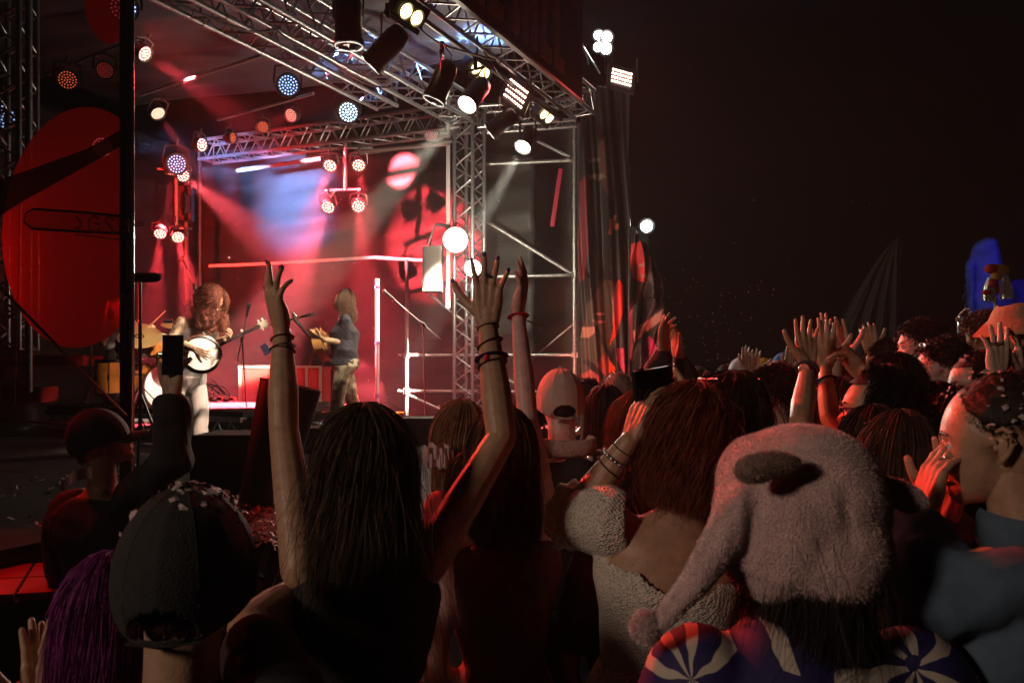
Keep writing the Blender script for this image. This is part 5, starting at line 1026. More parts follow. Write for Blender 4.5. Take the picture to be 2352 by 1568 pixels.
def gbody(z0, z1): 
    V = np.concatenate([np.c_[Ot, np.full(60, z0)], np.c_[Ot, np.full(60, z1)], [[0, 0, z0]], [[0, 0, z1]]]); q = [(i, (i + 1) % 60, 60 + (i + 1) % 60, 60 + i) for i in range(60)]; tt = [(120, (i + 1) % 60, i) for i in range(60)] + [(121, 60 + i, 60 + (i + 1) % 60) for i in range(60)]; return G().add(V, q, tt).xf(M, gc)
spruce = mat("honey_spruce", (.62, .32, .10), .3, noise=.15, nscale=20, coat=.5)
ob("sides", gbody(-.10, -.004), mat("amber_maple_sides", (.5, .24, .08), .3, noise=.25, nscale=10, coat=.5), gr); ob("top", gbody(-.004, .002), spruce, gr); ob("soundhole", G().lathe([(0, .004), (.05, .004), (.052, .003)], 30).xf(M, gc + gnk * .06), lipd, gr)
ob("neck", G().box((.46, 0, .006), (.48, .045, .022)).xf(M, gc), mat("ebony_neck", (.05, .03, .025), .35), gr, smooth=False); ob("headstock", G().box((.76, 0, 0), (.13, .065, .015)).xf(M, gc), mat("dark_headstock", (.05, .03, .02), .3), gr, smooth=False)
for i in range(6): ob("tuning_peg", G().ball((.72 + .04 * (i % 3), .045 * (1 if i < 3 else -1), 0), (.01, .012, .007), 8, 6).xf(M, gc), chrome, gr)
g = G()
for i in range(6): g.tube((-.13, -.022 + i * .009, .013), (.72, -.018 + i * .007, .02), .0008, 4)
ob("strings", g.xf(M, gc), chrome, gr); ob("bridge", G().box((-.13, 0, .007), (.03, .14, .01)).xf(M, gc), lipd, gr, smooth=False)
ob("strap", G().sweep([P(748, 735, 9.0), P(752, 765, 8.98), P(742, 790, 9.0), P(743, 840, 9.02), P(748, 860, 9.1)], .028, 6, r2=.003, ref=(1, .3, 0)), mat("patterned_strap", (.5, .45, .38), .6, nscale=60, base2=(.03, .03, .03)), gr)
tx = bpy.data.curves.new("shirt_lettering", 'FONT'); tx.body = "REBEL"; tx.size = .05; tx.extrude = .0008
sig = person("drummer sitting behind the kit, dim through the see-through banner", (272, 706, 10.5), yaw=-150, skin_='tan', hair=H_short, hcol='dark', top='white', top_kind='tee', bottom='black', arms=[dict(s=-1, e=(312, 778, 10.2), w=(334, 752, 9.8), h=dict(tip=(350, 744, 9.7), n=(0, .5, -.8), curl=(80, 80, 80, 80))), dict(s=1, e=(236, 790, 10.3), w=(228, 760, 10), h=dict(n=(0, .5, -.8), curl=(80, 80, 80, 80)))], gz=DECK, group="musicians on the stage")
ob("drumstick", G().tube(P(340, 752, 9.7), P(380, 714, 9.6), .009, 8, .006), mat("hickory", (.6, .36, .16), .5), label="drumstick raised to the right of the banner pole", cat="drumstick")
ob("drumstick", G().tube(P(238, 746, 9.9), P(250, 690, 9.8), .009, 8, .006), mat("hickory", (.6, .36, .16), .5), label="drumstick seen through the banner", cat="drumstick")
# ================================================================ CROWD
silver = mat("silver_jewellery", (.75, .72, .7), .2, 1.0); navynail = mat("dark_blue_nail_polish", (.02, .03, .14), .25, coat=.5); cord = mat("dark_cord", (.02, .015, .015), .8)
CG = "people in the crowd"
def hl(**k): d = dict(style='long'); d.update(k); return d
# 1 the woman with both arms up
w1 = person("woman from behind, both bare arms raised, long dark brown hair, dark blue nails", (838, 1078, 1.75), yaw=8, pitch=4, skin_='tan', female=True, s=1.04, hair=hl(length=.44, n=3800, messy=.009, curl=.004, vol=1.13, w=.0015, freq=14), hcol='brown',
  top='black', top_kind='crop', bottom='black', conf=22, arms=[dict(s=-1, r=1.05, e=(652, 985, 1.86), w=(648, 765, 1.95), h=dict(tip=(612, 600, 1.92), n=(.75, .65, .1), curl=(22, 8, 30, 55), spread=1.8, side=-1, thumb=1.5)),
  dict(s=1, r=1.08, e=(1152, 1005, 1.84), w=(1120, 748, 1.95), h=dict(tip=(1124, 560, 1.95), n=(.1, 1, .05), curl=(12, 6, 10, 16), spread=1.9, side=-1, thumb=1.3))], width=.98, hips=1.0, group=CG)
for s_ in (-1, 1): nails(w1, s_, navynail)
finger_ring(w1, 1, 1, silver); finger_ring(w1, -1, 2, silver); finger_ring(w1, 1, 2, mat("ink_blue_band", (.03, .05, .12), .5), w=.006, r=.0092)
for f, m, w, tl in ((.02, cord, .003, .1), (.17, cord, .0045, .35), (.30, mat("blue_fabric_wristband", (.03, .03, .25), .6), .010, .05), (.36, mat("black_leather", (.015, .012, .012), .4), .005, .15)):
    p, d, r = on_arm(w1, 1, f); band(w1['th'], p, d, r + .002, w, m, "wristband" if w > .008 else "bracelet", tl)
p, d, r = on_arm(w1, 1, .30); ob("red_bead", G().ball(p + np.array([-.012, -r - .004, 0]), (.007, .003, .009), 10, 8), mat("red_bead", (.7, .02, .02), .4), w1['th'])
for f, m, w, tl in ((.06, cord, .0035, .12), (.16, silver, .0025, .18), (.19, cord, .003, -.1)):
    p, d, r = on_arm(w1, -1, f); band(w1['th'], p, d, r + .002, w, m, "bracelet", tl)
p, d, r = on_arm(w1, -1, .2); ob("paper_tag", G().box(p + np.array([-r - .014, 0, .006]), (.018, .002, .026), (unit((1, 0, .6)), (0, 1, 0), unit((-.6, 0, 1)))), mat("lilac_tag", (.3, .28, .6), .5), w1['th'], smooth=False)
ob("crop_top_band", G().sweep([w1['nb'] * (1 - f) + w1['pelvis'] * f for f in (.56, .62)], [.150, .147], 30, r2=[.118, .115], ref=(0, 1, 0)), CL['black'], w1['th'])
ob("hair_tie_string", G().sweep([w1['nb'] + np.array([x * .1, -.1 - .03 * math.cos(x * 1.5), -.36 + .005 * math.sin(x * 9)]) for x in np.linspace(-1.3, 1.3, 20)], .002, 5), cord, w1['th'])
# 2 woman behind with one raised arm
w2 = person("woman with long straight brown hair, one arm up wearing a red wristband, silver shorts", (1150, 1042, 2.15), yaw=12, pitch=4, skin_='pink', female=True, hair=hl(length=.5, n=2200, vol=1.08, w=.0018, messy=.004), hcol='brown', top='brownc', top_kind='tank',
  bottom=mat("silver_shorts", (.3, .32, .36), .3, .6, bump=.8, bscale=14), arms=[dict(s=1, r=.92, e=(1212, 960, 2.25), w=(1190, 722, 2.35), h=dict(tip=(1212, 580, 2.3), n=(-.95, .3, .1), curl=(28, 22, 26, 32), side=1, thumb=1.2, spread=.6))], group=CG, conf=10)
p, d, r = on_arm(w2, 1, .02); band(w2['th'], p, d, r + .002, .012, mat("red_wristband", (.55, .02, .05), .5), "wristband"); ob("wristband_tail", G().sweep([p + [r, 0, -.01], p + [r + .04, 0, -.025], p + [r + .06, 0, -.03]], .009, 6, r2=.002), cord, w2['th'])
# 3 blonde
w3 = person("woman with confetti in her long light-brown hair, pink-lit, left of the raised forearm", (1040, 1000, 2.9), yaw=62, pitch=6, skin_='pink', female=True, hair=hl(length=.3, n=1800, w=.0022, face_open=60, vol=1.1), hcol='blond', top='red', top_kind='tee', conf=36, group=CG)
def ruffle(c, r): 
    g = G()
    for i in range(5): g.grid(lambda a, b: np.array(c) + np.array([.02 * math.cos(i * 1.3), 0, .02 * math.sin(i * 1.3)]) + np.array([(a - .5) * r, .012 * math.sin(a * 9 + i), (b - .5) * r * .7 + .006 * math.sin(a * 12)]), 8, 5)
    return g
ob("hair_bow", ruffle(P(1004, 1048, 2.75), .07), mat("pale_ribbon", (.55, .4, .4), .6), w3['th'], kind='stuff')
# 4 cream cap man
def cap(pr, m, sc=1.0, back=True, brim=True, open_=True, label=None, name="cap", pitchd=0, grow=1.0):
    R_, k_, c_ = pr['R'], pr['k'] * sc, pr['hc']; A = np.array(Matrix.Rotation(math.radians(pitchd), 3, 'X')) ; fr = -1 if back else 1
    def f(a, b):
        ph = 2 * math.pi * b; th = a * (1.72 + (.42 if back else .12) * (.5 + .5 * math.cos(ph) * fr) ** 2); e = .0009 * math.cos(ph * 6) ** 8
        x, y, z = .093 * grow * math.sin(ph) * math.sin(th), .113 * grow * math.cos(ph) * math.sin(th) - .006, .124 * grow * math.cos(th) + .008
        return R_ @ (A @ np.array([x, y, z]) * k_ * (1 + e * 9)) + c_
    g = G()
    nu, nv = 44, 150; g.grid(f, nu, nv); V, Q, T_ = g.arr()
    if back and open_:   # the half-moon gap above the strap
        L = (V[Q].mean(1) - c_) @ np.linalg.inv(R_).T / k_; keep = ~((L[:, 1] < -.03) & (((L[:, 0] / .050) ** 2 + ((L[:, 2] + .052) / .046) ** 2) < 1) & (L[:, 2] > -.052)); Q = Q[keep]
    o = ob(name, (V, Q, T_), m, pr['th'], label=label); shell(o, .003)
    if back and open_: ob("strap", G().sweep([R_ @ (np.array([.1 * math.sin(a), -.006 - .104 * math.cos(a), -.058]) * k_) + c_ for a in np.linspace(-.5, .5, 12)], .011, 6, r2=.002, ref=(0, 0, 1)), m, pr['th'])
    ob("cap_button", G().ball(R_ @ (A @ np.array([0, -.006, .133 * grow]) * k_) + c_, .009, 10, 6), m, o)
    if brim:
        def fb(a, b): ph = (b - .5) * 2.0; r = 1 + a * .62 * math.cos(ph) ** .5; return R_ @ (A @ np.array([.092 * grow * math.sin(ph) * (1 + a * .12), fr * -1 * -1 * (.109 * grow * math.cos(ph) * r) * 1, -.012 - .018 * a - .02 * math.sin(ph) ** 2]) * k_) + c_
        if back:
            def fb(a, b): ph = (b - .5) * 2.0; r = 1 + a * .62 * math.cos(ph) ** .5; return R_ @ (np.array([.092 * grow * math.sin(ph) * (1 + a * .12), .108 * grow * math.cos(ph) * r, .0 - .018 * a - .02 * math.sin(ph) ** 2]) * k_) + c_
        bo_ = ob("peak", G().grid(fb, 6, 16), m, o); shell(bo_, .003)
    g = G()
    for i in range(6): a0 = i * math.pi / 3 + .52; g.sweep([f(a, (a0 / (2 * math.pi)) % 1) * 1.0 + unit(f(a, (a0 / (2 * math.pi)) % 1) - c_) * .0012 for a in np.linspace(.03, .97, 12)], .0014, 5)
    ob("seams", g, m, o); return o
capm = mat("cream_cap_cloth", (.60, .47, .42), .9, noise=.18, nscale=14, bump=.4, bscale=300)
w4 = person("man in a backwards cream cap and black jacket with a fleece collar", (1287, 925, 3.25), yaw=6, pitch=-2, s=1.06, skin_='pink', hair=dict(style='short', length=.006, n=700, vol=.9), hcol='dark', top='black', top_kind='jacket', group=CG)
cap(w4, capm)
fleece = mat("fleece", (.55, .45, .4), .95, bump=1.0, bscale=130, noise=.2, nscale=50)
cpt = [w4['nb'] + w4['B'] @ np.array([.098 * math.sin(a), -.062 * math.cos(a) - .012, .022 - .006 * math.cos(a)]) * 1.25 for a in np.linspace(-2.0, 2.0, 26)]
g = G().sweep(cpt, [.018] * 26, 12, r2=[.036] * 26, ref=(0, 0, 1)); V, Q, T_ = g.arr(); ob("fleece_collar", (wob(V, .002, 60, 3), Q, T_), fleece, w4['th'])
ob("earphone_cord", G().sweep([P(1228, 980, 3.2), P(1232, 1003, 3.2), P(1246, 1022, 3.15)], .003, 5), cord, w4['th'])
person("dark-haired person thick with confetti, right of the cream cap", (1392, 952, 3.9), yaw=-4, skin_='olive', hair=hl(length=.16, n=900, face_open=40, vol=1.1, w=.003), hcol='dark', top='black', conf=150, group=CG)
person("grey-haired person mostly hidden behind the confetti-covered head", (1418, 905, 4.8), yaw=5, hair=dict(style='short', length=.04, n=700, w=.0026), hcol='grey', top='grey', group=CG)
# redhead
w5 = person("woman with long fiery red hair, sequined shoulder lit red, below the held-up phone", (1462, 985, 2.85), yaw=30, pitch=0, roll=-4, female=True, skin_='fair', hair=hl(length=.36, n=2600, vol=1.12, w=.0019, face_open=50, curl=.005, messy=.008), hcol='red', top=mat("sequinned_cloth", (.4, .04, .04), .35, .3, noise=.6, nscale=160, bump=1.0, bscale=260), top_kind='tee', conf=26, group=CG)
# crochet woman with phone
croch = bpy.data.materials.new("crochet_knit"); croch.use_nodes = True; nt = croch.node_tree; b = nt.nodes["Principled BSDF"]; tc = nd(nt, "ShaderNodeTexCoord"); vo = nd(nt, "ShaderNodeTexVoronoi"); vo.inputs["Scale"].default_value = 135; vo.inputs["Randomness"].default_value = .62
mp = nd(nt, "ShaderNodeMapping"); mp.inputs["Scale"].default_value = (1, 1, 1.5); mp.inputs["Rotation"].default_value = (.3, .5, .3); nt.links.new(tc.outputs["Object"], mp.inputs["Vector"]); nt.links.new(mp.outputs[0], vo.inputs["Vector"])
r = nd(nt, "ShaderNodeValToRGB"); r.color_ramp.elements[0].color = (.07, .045, .03, 1); r.color_ramp.elements[0].position = .13; r.color_ramp.elements[1].color = (.8, .74, .64, 1); r.color_ramp.elements[1].position = .34; nt.links.new(vo.outputs["Distance"], r.inputs[0])
nt.links.new(r.outputs[0], b.inputs["Base Color"]); b.inputs["Roughness"].default_value = .9; b.inputs["Sheen Weight"].default_value = .2; bp = nd(nt, "ShaderNodeBump"); bp.inputs["Distance"].default_value = .006; bp.inputs["Strength"].default_value = 1; nt.links.new(vo.outputs["Distance"], bp.inputs["Height"]); nt.links.new(bp.outputs[0], b.inputs["Normal"])
w6 = person("woman in a cream crochet top with dark wavy hair, holding up a phone", (1585, 1004, 1.95), yaw=-6, roll=5, pitch=-2, female=True, s=1.05, skin_='tan', hair=hl(length=.17, n=3600, curl=.008, messy=.009, vol=1.02, face_open=35, w=.0017, freq=26), hcol='chest', top=None, width=1.16, lean=(-.07, 0),
  arms=[dict(s=-1, r=1.3, e=(1322, 1186, 2.02), w=(1446, 1016, 1.98), h=dict(tip=(1500, 862, 2.0), n=(.8, .5, 0), curl=(30, 42, 50, 55), side=1, thumb=1.2)), dict(s=1, r=1.1, e=(1720, 1180, 1.9), w=(1590, 960, 2.1), h=dict(tip=(1520, 905, 2.1), n=(-.3, .9, .2), curl=(30, 40, 50, 60), side=1))], conf=24, group=CG, bottom='black')
B6 = w6['B']; nb6, pv6 = w6['nb'], w6['pelvis']
def top6():
    g = G(); rings = [(.24, .178, .108), (.34, .172, .116), (.48, .145, .110), (.68, .128, .102), (.84, .158, .114), (1.0, .172, .12)]
    g.sweep([nb6 + (pv6 - nb6) * r_[0] for r_ in rings], [r_[1] * w6['w'] + .016 for r_ in rings], 30, r2=[r_[2] * w6['k'] + .016 for r_ in rings], ref=B6 @ np.array([0, 1., 0]))
    for (a, aw, ar) in w6['arms']: g.caps([aw[0], aw[1], aw[2] * .86 + aw[1] * .14], [ar[0] + .03, ar[1] + .036, ar[2] + .030], 18)
    return g
V, Q, T_ = remesh(top6(), .0055, 4); L = (V - nb6) @ B6; cc = L[Q].mean(1)
keep = ~((((cc[:, 0] / .135) ** 2 + ((cc[:, 2] + .01) / .165) ** 2) < 1) & (cc[:, 1] < .05)); V = wob(V, .003, 11, 6); o = ob("crochet_top", (V, Q[keep], T_), croch, w6['th']); shell(o, .005)
for s_, (a, aw, ar) in zip((-1, 1), w6['arms']):
    c_ = aw[2] * .80 + aw[1] * .20; d_ = unit(aw[2] - aw[1]); x_ = unit(np.cross(d_, (0, 1, .2))); y_ = np.cross(d_, x_)
    o = ob("sleeve_frill", G().grid(lambda u_, v_: c_ + d_ * (.0 + .035 * u_) + (x_ * math.cos(v_ * 6.283) + y_ * math.sin(v_ * 6.283)) * (ar[2] + .030 + .014 * u_ + .006 * u_ * math.sin(v_ * 6.283 * 9)), 6, 90), croch, w6['th']); shell(o, .004)
p, d, r = on_arm(w6, -1, .10); band(w6['th'], p, d, r + .003, .004, cord, "bracelet"); g = G()
for i in range(18): a = i / 18 * 6.283; x_ = unit(np.cross(d, (.3, .2, 1))); y_ = np.cross(d, x_); g.ball(p - d * .03 + (x_ * math.cos(a) + y_ * math.sin(a)) * (r + .006), .0062, 8, 6)
ob("beaded_bracelet", g, silver, w6['th']); p, d, r = on_arm(w6, -1, .34); band(w6['th'], p, d, r + .003, .005, mat("woven_band", (.12, .03, .03), .7), "bracelet", .1)
def phone(c, x, y, label, sz=(.074, .15), screen=False, parent=None, glow=None):
    x, y = unit(x), unit(y); n_ = np.cross(x, y); c = np.array(tuple(c)); th = thing("phone", label, "phone", c)
    ob("case", G().box(c, (sz[0], sz[1], .009), (x, y, n_)), mat("black_phone_case", (.01, .01, .012), .3), th, smooth=False)
    ob("camera_bump", G().box(c + y * sz[1] * .36 - x * sz[0] * .25 - n_ * .006, (.028, .032, .004), (x, y, n_)), blackp, th, smooth=False)
    ob("screen", G().box(c + n_ * .0052, (sz[0] * .93, sz[1] * .95, .001), (x, y, n_)), mat("dark_screen", (.01, .01, .012), .1), th, smooth=False); return th
phone(P(1500, 880, 2.02), (.72, .68, .1), (-.1, 0, 1), "black phone held sideways above the red-haired woman", (.155, .075))
# big dark hair with sunglasses on top
w7 = person("person with big dark hair and sunglasses pushed up on top", (1668, 968, 2.45), yaw=14, female=True, skin_='olive', hair=hl(length=.26, n=2600, messy=.012, curl=.006, vol=1.25, face_open=38, w=.002), hcol='dark', top='black', conf=46, group=CG)
def shades(pr, dz=.10, dy=.03, m=None, lift=1.0, name="sunglasses"):
    R_, k_, c_ = pr['R'], pr['k'] * lift, pr['hc']; q = lambda x, y, z: R_ @ (np.array([x, y + dy, z + dz]) * k_) + c_
    so = ob(name, G().sweep([q(-.072, -.06, .0), q(-.072, .02, .0), q(-.066, .075, 0), q(-.03, .088, .004), q(0, .09, .006), q(.03, .088, .004), q(.066, .075, 0), q(.072, .02, 0), q(.072, -.06, 0)], .003, 6), blackm, pr['th'])
    for s_ in (-1, 1): ob("lens", G().ball(q(s_ * .034, .088, -.010), (.026, .004, .02), 16, 8, M=R_), m or mat("dark_lens", (.01, .01, .015), .08), so)
shades(w7, .135, -.02, lift=1.05)
# furry hat person
furm = mat("pink_fur", (.88, .64, .62), .95, noise=.22, nscale=16, bump=.7, bscale=240, sheen=.6); furd = mat("pink_fur_strands", (.9, .67, .65), .9, sheen=.5, noise=.3, nscale=30)
hy = 1.45
w8 = person("person in a pink plush animal hat and blue and white leaf-print shirt", (1836, 1200, hy), yaw=10, pitch=-4, roll=6, s=1.0, skin_='tan', hair=hl(length=.34, n=2600, vol=.98, w=.0017, face_open=30, messy=.008), hcol='dark', top=None, bottom='black', group=CG, width=1.12)
g = G().ball(P(1842, 1160, hy), (.150, .150, .150), 32, 24, M=rotm(0, 0, 12)).ball(P(1800, 1205, hy - .02), (.128, .135, .15), 28, 20).ball(P(1880, 1260, hy - .02), (.12, .145, .12), 24, 18).ball(P(1745, 1110, hy), (.075, .1, .09), 20, 14)
g.caps([P(1700, 1180, hy - .06), P(1655, 1250, hy - .08), P(1590, 1340, hy - .09), P(1515, 1425, hy - .09)], [.075, .062, .043, .028], 18, flat=.55, ref=(1, 0, .4))
g.ball(P(1905, 1290, hy - .03), (.082, .125, .095), 20, 14).sweep([P(1620, 1245, hy + .03), P(1700, 1275, hy - .09), P(1800, 1325, hy - .12), P(1890, 1368, hy - .08)], .026, 12, r2=.020)
V, Q, T_ = remesh(g, .008, 8, .6); V = wob(V, .0016, 12, 5)
# pressed folds running from the crown
for (cu, cv, su, sv, am_) in ((1880, 1090, 45, 18, -.012), (1700, 1190, 12, 70, .006), (1930, 1180, 16, 60, -.008)):
    c_ = np.array(tuple(P(cu, cv, hy - .12))); dxx = (V[:, 0] - c_[0]) / (su / F * hy); dzz = (V[:, 2] - c_[2]) / (sv / F * hy); V[:, 1] -= am_ * np.exp(-dxx ** 2 - dzz ** 2) * (V[:, 1] < hy)
hat = thing("animal_hat", "big pink plush animal hat with small ears and a pompom tie", "hat", P(1840, 1180, hy)); ob("hood", (V, Q, T_), furm, hat)
def fur(V, Q, n, L, w, nm, par, m, seed=1):
    r_ = np.random.default_rng(seed); A, B_, C_, D_ = (V[Q[:, i]] for i in range(4)); N = np.cross(C_ - A, D_ - B_); ar = np.linalg.norm(N, axis=1); N /= ar[:, None] + 1e-12; ctr = V.mean(0)
    id_ = r_.choice(len(Q), n, p=ar / ar.sum()); a, b = r_.uniform(size=(2, n, 1)); p = (A[id_] * (1 - a) + B_[id_] * a) * (1 - b) + (D_[id_] * (1 - a) + C_[id_] * a) * b; nn = N[id_]
    sg = np.sign(((p - ctr) * nn).sum(1)).mean(); nn = nn * (1 if sg >= 0 else -1); d = nn + r_.normal(size=(n, 3)) * .5 + np.array([.1, 0, -.5]); d /= np.linalg.norm(d, axis=1)[:, None]
    l = L * r_.uniform(.5, 1.2, (n, 1)); s_ = np.stack([p, p + d * l * .5, p + d * l + r_.normal(size=(n, 3)) * l * .25], 1); ob(nm, G().add(*strands(None, s_, w, w * .3)), m, par, kind='stuff')
fur(V, Q, 90000, .0034, .0005, "fur", hat, furd)
def ear(c, dr, sz, lab=None):
    M = Vector(dr).to_track_quat('X', 'Z').to_matrix(); g = G().ball((0, 0, 0), (sz * 1.3, sz * .34, sz * .46), 20, 14).ball((sz * .6, 0, -.01), (sz * .8, sz * .4, sz * .42), 16, 12).xf(M, c); V, Q, T_ = remesh(g, .006, 4); ob("ear", (V, Q, T_), mat("shaded_ear_plush", (.42, .28, .24), .95, bump=.6, bscale=200) if lab else furm, hat, label=lab); fur(V, Q, 6000, .0045, .0005, "ear_fur", hat, mat("shaded_ear_strands", (.42, .28, .24), .95) if lab else furd, 3)  # labelled ear coloured darker than the hat: its shaded underside, put into the colour
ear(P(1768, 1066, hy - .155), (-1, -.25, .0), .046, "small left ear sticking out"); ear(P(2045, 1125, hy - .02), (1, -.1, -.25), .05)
ob("pompom", G().ball(P(1484, 1438, hy - .09), .026, 20, 14), furm, hat); fur(*G().ball(P(1484, 1438, hy - .09), .026, 20, 14).arr()[:2], 4500, .006, .0006, "pompom_fur", hat, furd, 5)
leafm = bpy.data.materials.new("leaf_print_cloth"); leafm.use_nodes = True; nt = leafm.node_tree; b = nt.nodes["Principled BSDF"]; tc = nd(nt, "ShaderNodeTexCoord"); vo = nd(nt, "ShaderNodeTexVoronoi"); vo.inputs["Scale"].default_value = 5.2; no_ = nd(nt, "ShaderNodeTexNoise"); no_.inputs["Scale"].default_value = 9; nt.links.new(tc.outputs["Object"], no_.inputs["Vector"]); ds_ = nd(nt, "ShaderNodeVectorMath", operation='MULTIPLY_ADD'); nt.links.new(no_.outputs["Color"], ds_.inputs[0]); ds_.inputs[1].default_value = (.045, .045, .045); nt.links.new(tc.outputs["Object"], ds_.inputs[2]); nt.links.new(ds_.outputs[0], vo.inputs["Vector"])
vs_ = nd(nt, "ShaderNodeVectorMath", operation='SCALE'); vs_.inputs[3].default_value = 5.2; nt.links.new(ds_.outputs[0], vs_.inputs[0])
sb_ = nd(nt, "ShaderNodeVectorMath", operation='SUBTRACT'); nt.links.new(vs_.outputs[0], sb_.inputs[0]); ps = nd(nt, "ShaderNodeVectorMath", operation='SCALE'); ps.inputs[3].default_value = 5.2; nt.links.new(vo.outputs["Position"], ps.inputs[0]); nt.links.new(ps.outputs[0], sb_.inputs[1])
sx = nd(nt, "ShaderNodeSeparateXYZ"); nt.links.new(sb_.outputs[0], sx.inputs[0]); at = nd(nt, "ShaderNodeMath", operation='ARCTAN2'); nt.links.new(sx.outputs[0], at.inputs[0]); nt.links.new(sx.outputs[2], at.inputs[1])
m1 = nd(nt, "ShaderNodeMath", operation='MULTIPLY'); m1.inputs[1].default_value = 7; nt.links.new(at.outputs[0], m1.inputs[0]); sn = nd(nt, "ShaderNodeMath", operation='SINE'); nt.links.new(m1.outputs[0], sn.inputs[0])
dm = nd(nt, "ShaderNodeMath", operation='MULTIPLY_ADD'); dm.inputs[1].default_value = -1.3; dm.inputs[2].default_value = .62; nt.links.new(vo.outputs["Distance"], dm.inputs[0]); ad = nd(nt, "ShaderNodeMath", operation='ADD'); nt.links.new(sn.outputs[0], ad.inputs[0]); nt.links.new(dm.outputs[0], ad.inputs[1])
gtn = nd(nt, "ShaderNodeMath", operation='GREATER_THAN'); gtn.inputs[1].default_value = .45; nt.links.new(ad.outputs[0], gtn.inputs[0]); g2_ = nd(nt, "ShaderNodeMath", operation='GREATER_THAN'); g2_.inputs[1].default_value = .10; nt.links.new(vo.outputs["Distance"], g2_.inputs[0]); mu = nd(nt, "ShaderNodeMath", operation='MULTIPLY'); nt.links.new(gtn.outputs[0], mu.inputs[0]); nt.links.new(g2_.outputs[0], mu.inputs[1])
mx = nd(nt, "ShaderNodeMix", data_type='RGBA'); mx.inputs[6].default_value = (.018, .014, .10, 1); mx.inputs[7].default_value = (.55, .50, .42, 1); nt.links.new(mu.outputs[0], mx.inputs[0]); nt.links.new(mx.outputs[2], b.inputs["Base Color"]); b.inputs["Roughness"].default_value = .7
g = G(); nb8 = w8['nb']; 
g.sweep([nb8 + np.array([0, 0, z]) for z in (.03, -.02, -.07, -.14, -.3, -.6)], [.085, .15, .225, .25, .245, .235], 30, r2=[.07, .10, .13, .15, .16, .15], ref=(0, 1, 0))
for s_ in (-1, 1): g.caps([nb8 + [s_ * .19, 0, -.09], nb8 + [s_ * .245, .02, -.25], nb8 + [s_ * .26, .06, -.40]], [.098, .10, .095], 18)
V, Q, T_ = remesh(g, .009, 4); ob("leaf_print_shirt", (wob(V, .004, 9, 8), Q, T_), leafm, w8['th'])
# denim jacket man
w9 = person("short-haired man in a blue denim jacket, hands clasped before his face", (2290, 1015, 1.56), yaw=60, pitch=-6, s=1.06, skin_='tan', face=True, hair=dict(style='short', length=.011, n=7000, w=.0010, face_open=44, messy=.001), hcol='dark', top='denim', top_kind='jacket', bottom='navy', byaw=40, conf=110, group=CG, width=1.1,
  arms=[dict(s=-1, e=(2150, 1370, 1.42), w=(2112, 1190, 1.56), h=dict(tip=(2178, 985, 1.58), n=(.95, .05, -.1), curl=(30, 34, 38, 44), side=-1, thumb=.9, spread=.1, sc=.92)), dict(s=1, e=(2230, 1340, 1.75), w=(2168, 1200, 1.66), h=dict(tip=(2196, 1000, 1.64), n=(-.9, -.3, 0), curl=(20, 22, 26, 30), side=1, spread=.2, sc=.92))], jaw=1.08)
finger_ring(w9, -1, 1, silver, .4, .0108); finger_ring(w9, -1, 3, silver, .3, .0095); finger_ring(w9, -1, 0, silver, .35, .0108)
nb9 = w9['nb']; B9 = w9['B']; g = G()
cpt = [nb9 + B9 @ np.array([.115 * math.sin(a), -.085 * math.cos(a) - .005, .03 - .012 * math.cos(a)]) for a in np.linspace(-2.3, 2.3, 26)]
ob("collar", G().sweep(cpt, [.008] * 26, 8, r2=[.036] * 26, ref=(0, 0, 1)), CL['denim'], w9['th'])
stitch = mat("seam_stitching", (.22, .2, .17), .7)
for z0 in (-.17, -.178): ob("yoke_seam", G().sweep([nb9 + B9 @ np.array([.222 * math.sin(a), -.152 * math.cos(a), z0]) for a in np.linspace(-1.15, 1.15, 30)], .0022, 5), stitch, w9['th'])
for x0 in (-.07, .075): ob("back_seam", G().sweep([nb9 + B9 @ np.array([x0 * (1 - f * .25), -.146 + .012 * f, -.18 - .3 * f]) for f in np.linspace(0, 1, 12)], .0022, 5), stitch, w9['th'])
# glasses woman
w10 = person("woman in glasses with glossy black curly hair, profile to the left", (2002, 945, 2.45), yaw=72, pitch=4, female=True, skin_='tan', face=True, smile=1, hair=hl(length=.12, n=2200, curl=.012, messy=.008, vol=1.16, face_open=74, w=.0022, freq=60), hcol='black', top='black', conf=30, group=CG, nose=.8)
R_, k_, c_ = w10['R'], w10['k'], w10['hc']; q = lambda x, y, z: R_ @ (np.array([x, y, z]) * k_) + c_
gl = ob("glasses_frame", G().sweep([q(-.078, -.02, .008), q(-.074, .07, .008), q(-.06, .094, .008), q(0, .101, .008), q(.06, .094, .008), q(.074, .07, .008), q(.078, -.02, .008)], .0028, 6), blackm, w10['th'])
for s_ in (-1, 1):
    ob("rim", G().sweep([q(s_ * .034 + .026 * math.cos(a), .097 - .008 * abs(math.cos(a)) , -.012 + .021 * math.sin(a)) for a in np.linspace(0, 6.283, 24)], .0016, 5), blackm, gl)
w11 = person("woman with straight hair lit bright red, confetti on top, below the curly-haired woman", (2050, 1065, 2.0), yaw=25, female=True, skin_='pink', hair=hl(length=.3, n=2600, w=.0017, vol=1.1), hcol='brown', top='black', conf=40, group=CG)
w12 = person("woman with pale face in profile and dark hair flecked with confetti", (2236, 888, 3.0), yaw=78, pitch=-6, female=True, skin_='fair', face=True, hair=hl(length=.3, n=2000, vol=1.08, face_open=70, w=.002, tuck=.2), hcol='dark', top='black', conf=46, group=CG)
w13 = person("tall man with tousled dark curls and light stubble looking left", (2112, 800, 3.9), yaw=80, pitch=2, s=1.05, skin_='pink', face=True, hair=dict(style='short', length=.05, n=2200, curl=.012, w=.0024, face_open=48), hcol='dark', top='plaid', top_kind='long', group=CG)
